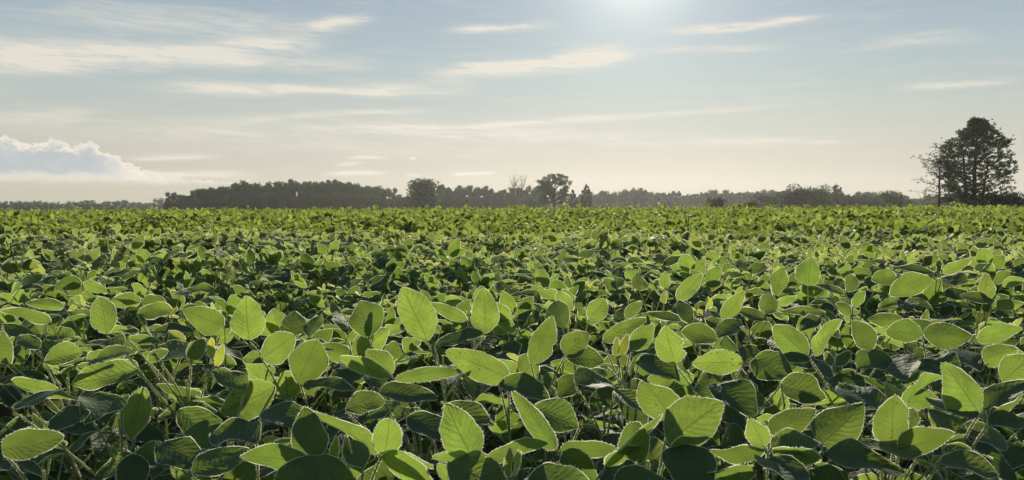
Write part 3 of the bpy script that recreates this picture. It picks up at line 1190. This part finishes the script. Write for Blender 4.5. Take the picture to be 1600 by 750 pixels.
# ------------------------------------------------------------------ trees
def grow(rng, h, spread, n_limb=9, clear=0.25, up=0.5, thick=0.03, twigs=3, flare=1.0, trunk_top=0.92):
    """trunk and limbs as polylines, and the points where foliage sits"""
    lines, tips = [], []
    bend = rng.normal(0, 0.03, 2) * h
    zz = np.linspace(0, 1, 9)
    tr = np.stack([bend[0] * zz ** 2, bend[1] * zz ** 2, zz * h * trunk_top], 1)
    r0 = thick * h
    lines.append((tr, r0 * (1 - 0.88 * zz) * np.where(zz < 0.05, 1.35, 1)))
    for k in range(n_limb):
        f = clear + (0.97 - clear) * (k + rng.uniform(0, 0.6)) / n_limb
        p = np.array([np.interp(f, zz, tr[:, i]) for i in range(3)])
        az = k * 2.4 + rng.normal(0, 0.4)
        prof = math.sin(math.pi * min(1, 0.16 + 0.84 * (1 - (f - clear) / (1 - clear)) ** 0.8)) ** 0.6
        ln = spread * h * (0.28 + 0.72 * prof) * rng.uniform(0.8, 1.15)
        upk = up * rng.uniform(0.6, 1.5)
        d = unit([math.cos(az), math.sin(az), upk])
        e = p + d * ln
        m = p + d * ln * 0.5 + np.array([0, 0, -0.05 * ln])
        pts = bez(p, m, e, 7)
        rr = r0 * (1 - 0.88 * f) * 0.6
        lines.append((pts, np.linspace(rr, rr * 0.2, 7)))
        for j in range(twigs):
            g = rng.uniform(0.35, 1.0)
            q = pts[int(g * 6)]
            d2 = unit(d + rng.normal(0, 0.6, 3) + [0, 0, 0.2])
            l2 = ln * rng.uniform(0.22, 0.5)
            e2 = q + d2 * l2
            p2 = bez(q, q + d2 * l2 * 0.5 + rng.normal(0, 0.05 * l2, 3), e2, 5)
            lines.append((p2, np.linspace(rr * 0.45, rr * 0.08, 5)))
            tips.append((e2, 0.7))
            tips.append((p2[2], 0.5))
        tips.append((e, 0.9))
        tips.append((pts[4], 0.6))
    tips.append((tr[-1] + [0, 0, 0.04 * h], 0.9))
    tips.append((tr[-2], 0.8))
    return lines, tips


def leaf_cloud(mb, rng, centre, rad3, n, size, mi=0):
    P = rng.normal(0, 1, (n, 3))
    P /= np.linalg.norm(P, axis=1)[:, None]
    P *= rng.uniform(0.15, 1, (n, 1)) ** 0.5
    P = centre + P * rad3
    A = rng.normal(0, 1, (n, 3))
    A /= np.linalg.norm(A, axis=1)[:, None]
    B = np.cross(A, rng.normal(0, 1, (n, 3)))
    B /= np.linalg.norm(B, axis=1)[:, None]
    s = size * rng.uniform(0.6, 1.3, (n, 1))
    v = np.stack([P - A * s, P + B * s * 0.55, P + A * s, P - B * s * 0.55], 1)
    mb.add(v, np.arange(4 * n).reshape(n, 4), mi)


def tree_mesh(rng, h, spread, clump, per, lsize, mats, **kw):
    lines, tips = grow(rng, h, spread, **kw)
    w, c = MB(), MB()
    for pts, rr in lines:
        tube(w, pts, rr, 6 if rr[0] > 0.02 * h else 4)
    for p, k in list(tips):
        if p[2] > 0.5 * h and rng.random() < 0.5:           # wispy shoots that break the outline
            q = p + np.array([rng.normal(0, 0.02), rng.normal(0, 0.02), rng.uniform(0.03, 0.09)]) * h
            leaf_cloud(c, rng, q, np.array([0.022, 0.022, 0.05]) * h, 14, lsize * h * 0.9)
    for p, k in tips:
        rr = clump * h * k * rng.uniform(0.6, 1.3)
        leaf_cloud(c, rng, p, np.array([rr, rr, rr * rng.uniform(0.7, 1.1)]), int(per * k * rng.uniform(0.6, 1.3)), lsize * h)
    return w, c


def conifer_mesh(rng, h):
    w, c = MB(), MB()
    tube(w, np.array([[0, 0, 0], [0, 0, h * 0.5], [0, 0, h]]), [0.03 * h, 0.018 * h, 0.003 * h], 6)
    for k in range(26):
        f = 0.06 + 0.93 * k / 25
        rr = (0.44 * h * (1 - f) ** 0.72 + 0.01 * h) * rng.uniform(0.72, 1.12)
        m = max(3, int(9 * (1 - f)))
        for j in range(m):
            a = 6.283 * (j + rng.random()) / m
            q_ = rng.uniform(0.45, 0.85)
            p = np.array([math.cos(a) * rr * q_, math.sin(a) * rr * q_, f * h - 0.1 * rr + rng.normal(0, 0.02) * h])
            leaf_cloud(c, rng, p, np.array([rr * 0.34, rr * 0.34, 0.04 * h]), 40, 0.024 * h)
    return w, c


def place(px, base_py, dist):
    x = (px - 800.0) / FOC * dist
    return (x, dist, float(ground_z(x, dist)))


def height_for(top_py, dist, x=0.0):
    """real height of a tree whose top shows at that line of the picture at this distance"""
    return CAM_H - (top_py - HOR) / FOC * dist - float(ground_z(x, dist))


BIG = {'crown': None}


def big_tree(name, label, cat, px, top_py, dist, make, leaf_m, bark_m, group=None):
    p = place(px, 0, dist)
    h = height_for(top_py, dist, p[0])
    root = empty(name, p)
    w, c = make(h)
    w.build('trunk', [bark_m], root)
    if c is not None and c.n:
        c.build('crown', [leaf_m], root, smooth=False)
    tag(root, label, cat, group)
    return root


def lone_tree(h):
    rng = np.random.default_rng(41)
    w, c = MB(), MB()
    sc = h / 100.0
    # crown masses in hundredths of the height: x, y, z, radius, leaves
    tr = np.array([[0, 0, 0], [-0.6, 0, 12], [0.4, 0.5, 30], [-0.5, 0, 50], [1, 0, 72], [1.5, 0, 93]]) * sc
    tube(w, tr, np.array([3.6, 2.5, 2.1, 1.6, 1.0, 0.3]) * sc, 8)
    tr2 = np.array([[-7, 2, 0], [-7.5, 2, 15], [-8, 2.5, 34], [-10, 3, 55], [-11, 3, 72]]) * sc
    tube(w, tr2, np.array([2.2, 1.7, 1.4, 0.9, 0.3]) * sc, 7)
    tr3 = np.array([[6, -2, 0], [7, -2, 15], [9, -2, 35], [13, -2, 55]]) * sc
    tube(w, tr3, np.array([1.9, 1.4, 1.0, 0.3]) * sc, 7)
    zz = [0, 8, 23, 40, 56, 73, 84, 90, 96, 100]
    left = [13, 18, 28, 34, 34, 27, 17, 11, 5, 1]
    right = [11, 19, 32, 37, 36, 28, 20, 15, 9, 3]

    def reach(az, z):
        c_ = math.cos(az)
        f = 0.5 + 0.5 * c_
        return (np.interp(z, zz, left) * (1 - f) + np.interp(z, zz, right) * f) * (1 if abs(c_) > 0.5 else 0.92)
    for k in range(130):
        z0 = rng.uniform(6, 94)
        which = rng.random()
        t, zt = (tr, 93) if which < 0.6 or z0 > 54 else ((tr2, 72) if which < 0.8 else (tr3, 55))
        p = np.array([np.interp(z0 * sc, t[:, 2], t[:, i]) for i in range(3)])
        az = rng.uniform(0, 6.283)
        ln = reach(az, min(z0 + 6, 99)) * rng.uniform(0.8, 1.06)
        e = np.array([math.cos(az) * ln, math.sin(az) * ln, min(z0 + ln * rng.uniform(0.05, 0.4), 99)]) * sc
        pts = bez(p, (p + e) / 2 + np.array([0, 0, -0.05 * ln * sc]), e, 8)
        r = max(0.22, 0.8 * (1 - z0 / 110)) * sc
        tube(w, pts, np.linspace(r, r * 0.18, 8), 4)
        for gpos in (0.8, 0.9, 1.0):                       # feathery ends
            q = np.array([np.interp(gpos * 7, np.arange(8), pts[:, i]) for i in range(3)])
            leaf_cloud(c, rng, q, np.array([1.9, 1.9, 1.3]) * sc, 16, 0.8 * sc)
            for _ in range(2):
                e2 = q + rng.normal(0, 1, 3) * np.array([3, 3, 2.2]) * sc
                tube(w, bez(q, (q + e2) / 2, e2, 3), np.array([0.2, 0.15, 0.08]) * sc, 3)
                leaf_cloud(c, rng, e2, np.array([1.5, 1.5, 1.1]) * sc, 10, 0.75 * sc)
    n = 0
    while n < 1150:                                         # leaf clumps through the whole crown, with holes
        z = rng.uniform(3, 97)
        az = rng.uniform(0, 6.283)
        rr = math.sqrt(rng.random()) * reach(az, z)
        x, y = math.cos(az) * rr, math.sin(az) * rr
        hole = math.sin(x * 0.62 + 1.0 + math.sin(z * 0.3)) + math.sin(z * 0.58 + 0.8 * math.sin(x * 0.4)) + math.sin((x + z) * 0.37 + 2.0) + 0.3 * math.sin(y * 0.3)
        if hole > np.interp(z, [0, 12, 30, 55, 70, 100], [1.4, 0.45, 0.25, 0.25, 0.5, 1.3]):
            n += 1 if rng.random() < 0.25 else 0
            continue
        s_ = rng.uniform(1.3, 3.0) * np.interp(z, [0, 40, 70, 100], [1.0, 0.95, 1.2, 1.0])
        leaf_cloud(c, rng, np.array([x, y, z]) * sc, np.array([s_, s_, s_ * 0.8]) * sc, int(4.0 * s_ * s_) + 8, 0.85 * sc)
        n += 1
    for x, y, z, r, k in ((2, 0, 93, 6, 300), (-7, 2, 82, 6, 260), (10, 0, 80, 6, 260), (-25, 0, 50, 7, 420), (-26, 1, 42, 6, 300), (0, 0, 5, 8, 420), (-8, 0, 4, 7, 340), (9, 0, 4, 7, 340)):
        leaf_cloud(c, rng, np.array([x, y, z]) * sc, np.array([r, r, r * 0.85]) * sc, k, 1.0 * sc)
    return w, c


def thin_tree(h):
    rng = np.random.default_rng(43)
    w, c = MB(), MB()
    sc = h / 100.0
    tr = np.array([[0, 0, 0], [1, 0, 25], [0, 0, 55], [2, 0, 98]]) * sc
    tube(w, tr, np.array([1.8, 1.5, 1.0, 0.3]) * sc, 6)
    for k in range(46):
        z = rng.uniform(16, 96)
        az = rng.uniform(0, 6.283)
        ln = np.interp(z, [10, 45, 80, 100], [30, 40, 34, 12]) * rng.uniform(0.5, 1.0) * sc
        p = np.array([np.interp(z, [0, 25, 55, 98], [0, 1, 0, 2]) * sc, 0, z * sc])
        e = p + np.array([math.cos(az) * ln, math.sin(az) * ln, ln * rng.uniform(-0.1, 0.5)])
        pts = bez(p, (p + e) / 2 - [0, 0, 0.05 * ln], e, 6)
        tube(w, pts, np.linspace(0.55, 0.12, 6) * sc, 4)
        for g in (2, 3, 4, 5):
            for _ in range(2):
                e2 = pts[g] + rng.normal(0, 1, 3) * 4.5 * sc
                tube(w, bez(pts[g], (pts[g] + e2) / 2, e2, 3), np.array([0.25, 0.2, 0.12]) * sc, 3)
                leaf_cloud(c, rng, e2, np.array([2.4, 2.4, 1.8]) * sc, 8, 0.9 * sc)
    return w, c


def bush(seed, flat=0.75, n=16):
    def make(h):
        rng = np.random.default_rng(seed)
        w, c = MB(), MB()
        for k in range(n):
            a = rng.uniform(0, 6.283)
            e = np.array([math.cos(a) * h * flat * rng.uniform(0.2, 0.8), math.sin(a) * h * flat * rng.uniform(0.2, 0.8), h * rng.uniform(0.35, 0.86)])
            tube(w, bez([0, 0, 0], e * [0.3, 0.3, 0.6], e, 5), np.linspace(0.03, 0.008, 5) * h, 4)
            leaf_cloud(c, rng, e, np.array([0.30, 0.30, 0.2]) * h, 150, 0.035 * h)
            leaf_cloud(c, rng, e * [0.9, 0.9, 0.5], np.array([0.30, 0.30, 0.25]) * h, 110, 0.035 * h)
        return w, c
    return make


D_LONE = 110.0
big_tree('leafy_tree', 'tall lone tree with gappy leafy crown standing high above the hedge line', 'tree', 1521, 183, D_LONE, lone_tree, M_TREE, M_BARK)
big_tree('leafy_tree', 'thin sparse see-through tree close against the left side of the tall lone tree', 'tree', 1466, 226, D_LONE + 3, thin_tree, M_TREE, M_BARK)


def rounded(seed, spread=0.42, **kw):
    a = dict(clump=0.15, per=90, lsize=0.030, n_limb=13, clear=0.12, up=0.55, twigs=4)
    a.update(kw)
    return lambda h: tree_mesh(np.random.default_rng(seed), h, spread, a.pop('clump'), a.pop('per'), a.pop('lsize'), None, **a)


big_tree('leafy_tree', 'broad rounded dark tree rising out of the middle of the wood', 'tree', 662, 280, 330, bush(51, 0.33, 30), M_TREE, M_BARK)


def umbrella_tree(h):
    rng = np.random.default_rng(53)
    w, c = MB(), MB()
    sc = h / 100.0
    tr = np.array([[0, 0, 0], [1, 0, 22], [0, 0, 40], [3, 0, 62]]) * sc
    tube(w, tr, np.array([5, 4, 3.2, 1.6]) * sc, 8)
    for k in range(22):
        z = rng.uniform(24, 62)
        az = rng.uniform(0, 6.283)
        ln = rng.uniform(24, 44)
        p = np.array([0, 0, z]) * sc
        e = np.array([math.cos(az) * ln, math.sin(az) * ln * 0.9, min(z + ln * rng.uniform(0.3, 0.9), 92)]) * sc
        pts = bez(p, (p + e) / 2 + [0, 0, -0.04 * ln * sc], e, 7)
        tube(w, pts, np.linspace(1.7, 0.4, 7) * sc, 5)
        for g in (4, 5, 6):
            q = pts[g] + rng.normal(0, 3, 3) * sc
            leaf_cloud(c, rng, q, np.array([7.5, 7.5, 3.6]) * sc, 70, 1.7 * sc)
    for k in range(120):                        # a domed crown over open limbs
        a = rng.uniform(0, 6.283)
        r = 40 * math.sqrt(rng.random())
        top = 60 + 36 * math.sqrt(max(0, 1 - (r / 42) ** 2))
        z = rng.uniform(max(52, top - 26), top)
        x = math.cos(a) * r + 4
        if x > 2 and 56 < z < 70 and rng.random() < 0.75:
            continue
        q = np.array([x, math.sin(a) * r, z]) * sc
        leaf_cloud(c, rng, q, np.array([5.5, 5.5, 4.2]) * sc, 60, 1.5 * sc)
    for k in range(70):
        a = rng.uniform(0, 6.283)
        r = rng.uniform(10, 46)
        z = rng.uniform(24, 62)
        x = math.cos(a) * r + 2
        if (x > 6 and z > 40 and rng.random() < 0.7):
            continue
        leaf_cloud(c, rng, np.array([x, math.sin(a) * r, z]) * sc, np.array([6, 6, 3]) * sc, 55, 1.5 * sc)
    return w, c


def bare_tree(h):
    rng = np.random.default_rng(57)
    w = MB()
    for s in range(7):
        az = rng.uniform(0, 6.283)
        sp = rng.uniform(0.1, 0.34) * h
        e = np.array([math.cos(az) * sp, math.sin(az) * sp, h * rng.uniform(0.85, 1.0)])
        pts = bez([0, 0, 0], np.array([e[0] * 0.35, e[1] * 0.35, h * 0.5]), e, 9)
        tube(w, pts, np.linspace(0.016, 0.002, 9) * h, 5)
        for j in range(11):
            g = int(rng.integers(3, 8))
            d = unit(np.array([rng.normal(0, 1), rng.normal(0, 1), rng.uniform(0.9, 2.0)]))
            e2 = pts[g] + d * h * rng.uniform(0.1, 0.26)
            tube(w, bez(pts[g], (pts[g] + e2) / 2 + rng.normal(0, 0.012 * h, 3), e2, 4), np.linspace(0.0045, 0.0012, 4) * h, 3)
            for _ in range(3):
                e3 = e2 + unit(d + rng.normal(0, 0.6, 3)) * h * 0.07
                tube(w, np.array([e2, (e2 + e3) / 2, e3]), np.array([0.0022, 0.0018, 0.001]) * h, 3)
    return w, None


big_tree('bare_tree', 'pale bare leafless tree with fine upright twigs just left of the umbrella-shaped tree', 'tree', 808, 272, 430, bare_tree, None, M_PALEBARK)
big_tree('spreading_tree', 'dark umbrella-shaped tree with sky showing between its open limbs', 'tree', 865, 269, 300, umbrella_tree, M_TREE, M_BARK)
big_tree('conifer', 'dark pointed conifer right of the umbrella-shaped tree', 'tree', 916, 289, 300, lambda h: conifer_mesh(np.random.default_rng(61), h), M_TREE_RED, M_BARK)
big_tree('conifer', 'smaller green conifer tucked between the umbrella-shaped tree and the dark pointed conifer', 'tree', 895, 297, 320, lambda h: conifer_mesh(np.random.default_rng(63), h), M_CONIFER, M_BARK)
big_tree('bushy_tree', 'reddish bushy tree, left of the two round trees in the low right wood', 'tree', 1243, 288, 260, bush(67, 0.42), M_TREE_RED, M_BARK)
big_tree('bushy_tree', 'olive round tree, right of the two round trees in the low right wood', 'tree', 1273, 289, 258, bush(69, 0.5), M_TREE_OLIVE, M_BARK)
big_tree('slender_tree', 'slender wispy young tree leaning beside the olive round tree', 'tree', 1308, 290, 262, rounded(71, 0.18, clump=0.06, per=24, n_limb=10), M_TREE_OLIVE, M_BARK)
big_tree('bushy_tree', 'small rounded dark tree in the gap before the tall lone tree', 'tree', 1393, 299, 260, bush(73, 0.6), M_TREE, M_BARK)


big_tree('bush', 'small dark round bush at the field edge, left of the two small bushes', 'bush', 1119, 308, 170, bush(81, 0.55), M_CONIFER, M_BARK)
big_tree('bush', 'low flat bush with a lit top, right of the two small field-edge bushes', 'bush', 1171, 313, 160, bush(83, 0.7), M_TREE_OLIVE, M_BARK)
big_tree('bush', 'wide dark bush against the foot of the tall lone tree on its right', 'bush', 1594, 299, 104, bush(85, 1.5, 60), M_CONIFER, M_BARK)

# the wood left of the middle: each tree its own object, one mesh each at this size
def whole_tree(seed, spread, leaf_m, **kw):
    rng = np.random.default_rng(seed)
    a = dict(n_limb=13, clear=0.04, up=0.75, twigs=5)
    a.update(kw)
    cl, pr, ls = a.pop('clump', 0.15) * 0.85, a.pop('per', 78), a.pop('lsize', 0.027)
    w, c = tree_mesh(rng, 10.0, spread, cl, pr, ls, None, **a)
    for k in range(16):                                    # low boughs down to the ground
        leaf_cloud(c, rng, np.array([rng.normal(0, 1.6), rng.normal(0, 1.6), rng.uniform(0.5, 3.5)]), np.array([1.0, 1.0, 0.9]), 50, 0.26)
    mb = MB()
    mb.add(np.concatenate(w.v), np.concatenate(w.q), 0)
    mb.add(np.concatenate(c.v), np.concatenate(c.q), 1)
    return mb.mesh('tree', [M_BARK, leaf_m], smooth=False)


# (each kind is shared by many trees)
WOOD = [whole_tree(201, 0.34, M_TREE), whole_tree(202, 0.42, M_TREE, clump=0.17), whole_tree(203, 0.30, M_TREE_OLIVE, clump=0.14), whole_tree(204, 0.38, M_TREE, clump=0.16),
        whole_tree(205, 0.26, M_TREE, clump=0.12, up=0.9), whole_tree(206, 0.36, M_TREE_RED, clump=0.15), whole_tree(207, 0.32, M_TREE_OLIVE, clump=0.15)]


def wood_tree(px, top_py, dist, kind, label, group, wide=1.0):
    o = bpy.data.objects.new('wood_tree', WOOD[kind])
    C.objects.link(o)
    p = place(px, 0, dist)
    k = height_for(top_py, dist, p[0]) / 10.0
    o.location = p
    o.scale = (k * wide, k * wide, k)
    o.rotation_euler = (0, 0, R.uniform(0, 6.28))
    tag(o, label, 'tree', group)
    return o


TOPL = [(262, 312), (275, 306), (300, 303), (335, 299), (370, 294), (400, 290), (425, 293), (455, 294), (490, 289), (520, 287), (545, 291), (575, 295), (600, 298), (620, 305), (640, 300), (690, 291), (705, 294), (720, 295), (745, 296), (770, 298), (800, 298), (825, 300), (845, 296)]
for layer, (dist, lab, grp) in enumerate(((430, 'dark leafy tree of the wood left of the umbrella-shaped tree, in its back rank', 'back rank of the wood'), (395, 'low bushy tree of the wood left of the umbrella-shaped tree, in its front rank', 'front rank of the wood'))):
    px = 262.0
    while px < 850:
        top = np.interp(px, [a for a, _ in TOPL], [b for _, b in TOPL]) + 1.5 + R.normal(0, 2.6)
        if layer:
            top = top + 0.42 * (328 - top) + R.normal(0, 1.5)
        if not (layer == 0 and 640 < px < 688):
            wood_tree(px, top, dist + R.uniform(-12, 12), int(R.choice([0, 1, 3, 4, 0, 3, 2]) if not layer else R.choice([2, 1, 6, 3, 6, 2])), lab, grp, R.uniform(0.85, 1.15))
        px += R.uniform(7.5, 12.5)

TOPR = [(880, 310), (930, 305), (960, 304), (1000, 301), (1030, 304), (1090, 306), (1150, 304), (1200, 303), (1225, 301), (1260, 304), (1300, 305), (1330, 306), (1360, 305), (1400, 309), (1425, 313), (1470, 311), (1520, 311), (1600, 310), (1640, 310)]
for layer, dist in enumerate((520, 300)):
    px = 905.0 if not layer else 1190.0
    end = 1640 if not layer else 1420
    while px < end:
        top = np.interp(px, [a for a, _ in TOPR], [b for _, b in TOPR]) + R.normal(0, 1.3) + (5 if layer else 0)
        lab = ('hazy distant tree of the low tree line on the right half', 'hazy tree line on the right') if not layer else ('small bushy tree of the low wood around the two round trees', 'low wood on the right')
        wood_tree(px, top, dist + R.uniform(-15, 15), int(R.choice([2, 6, 1, 3, 4, 2, 5])), lab[0], lab[1], R.uniform(0.9, 1.4))
        px += R.uniform(7, 11)

# one tall weed that has come up through the crop
def weed(px, top_py, dist):
    p = place(px, 0, dist)
    h = height_for(top_py, dist, p[0])
    rng = np.random.default_rng(95)
    root = empty('weed', p)
    w, c = MB(), MB()
    st = np.array([[0, 0, 0], [0.01, 0, 0.4 * h], [-0.01, 0, 0.75 * h], [0.012, 0, h]])
    tube(w, bez(st[0], st[2], st[3], 8), np.linspace(0.007, 0.003, 8), 6)
    for k in range(11):
        z = h * (0.5 + 0.045 * k)
        az = k * 2.4
        d = np.array([math.cos(az), math.sin(az), 0.6])
        e = np.array([0, 0, z]) + d * rng.uniform(0.03, 0.07)
        tube(w, bez([0, 0, z], np.array([0, 0, z + 0.01]) + d * 0.02, e, 4), [0.0025, 0.002, 0.0015, 0.001], 4)
        leaflet(c, dict(base=e, axis=d + rng.normal(0, 0.2, 3), n=np.array([0, 0, 1.0]) - d * 0.3, len=rng.uniform(0.03, 0.06), wid=0.016, droop=0.2, fold=0.3, wave=0.1), rng, 5, 2, 0)
    w.build('stem', [M_BARK], root)
    c.build('foliage', [M_TREE_RED, M_FUZZ], root)
    tag(root, 'thin brown weed stalk standing above the crop, below the dark round bush', 'weed')


weed(1074, 337, 6.2)

# a far-off wood behind everything: one mass
mbw = MB()
rng = np.random.default_rng(91)
def far_tree(px, top_py, dist):
    p = np.array(place(px, 0, dist))
    h = height_for(top_py, dist, p[0])
    tube(mbw, np.array([p, p + [0, 0, 0.5 * h], p + [0, 0, 0.9 * h]]), [0.02 * h, 0.014 * h, 0.004 * h], 4, 0)
    for k in range(12):
        q = p + np.array([rng.normal(0, 0.26), rng.normal(0, 0.26), rng.uniform(0.03, 0.88)]) * h
        leaf_cloud(mbw, rng, q, np.array([0.22, 0.22, 0.17]) * h, 60, 0.05 * h, 1)


px = -60.0
while px < 300:
    far_tree(px, np.interp(px, [-60, 0, 60, 92, 100, 110, 150, 200, 232, 245, 300], [315, 314.5, 314, 316, 319, 314, 313, 313, 315, 319, 315]) + rng.normal(0, 0.8), 700 + rng.uniform(-15, 15))
    px += rng.uniform(4, 7)
px = 250.0
while px < 1660:
    far_tree(px, 309.5 + rng.normal(0, 1.0), 760 + rng.uniform(-15, 15))
    px += rng.uniform(5, 8)
o = mbw.build('distant_wood', [M_BARK, M_TREE], smooth=False)
tag(o, 'thin dark line of far-off woodland along the horizon', 'woodland', kind='stuff')

# ------------------------------------------------------------------ evening haze
def haze_box():
    mb = MB()
    x0, x1, y0, y1, z0, z1 = -900.0, 900.0, -120.0, 1000.0, -9.0, 32.0
    v = [(x, y, z) for z in (z0, z1) for x, y in ((x0, y0), (x1, y0), (x1, y1), (x0, y1))]
    mb.add(v, [(0, 3, 2, 1), (4, 5, 6, 7), (0, 1, 5, 4), (1, 2, 6, 5), (2, 3, 7, 6), (3, 0, 4, 7)])
    m, t, out = material('evening_haze')
    p = t.n('ShaderNodeVolumePrincipled')
    p.inputs['Color'].default_value = (0.9, 0.92, 0.95, 1)
    p.inputs['Density'].default_value = HAZE
    p.inputs['Anisotropy'].default_value = 0.6
    t.put(out.inputs['Volume'], p.outputs[0])
    m.cycles.homogeneous_volume = True
    o = mb.build('haze', [m], smooth=False)
    tag(o, kind='stuff')


HAZE = 0.00013
haze_box()

if __name__ == '__main__' and DEBUG:
    for i, o in enumerate(near_plants):
        if i < len(plants):
            print('PL', i, [round(v, 2) for v in o.location], [(int(h['px'][0]), int(h['px'][1]), int(h['pt'][0]), int(h['pt'][1]), h['flag']) for c in plants[i] for h in c['leaflets']])
        elif o.location[1] < 3.2:
            x, y, z = project(np.array([o.location[0], o.location[1], o.location[2] + PLANT_H]))
            print('FL', i, [round(v, 2) for v in o.location], int(x), int(y), len(o.children))
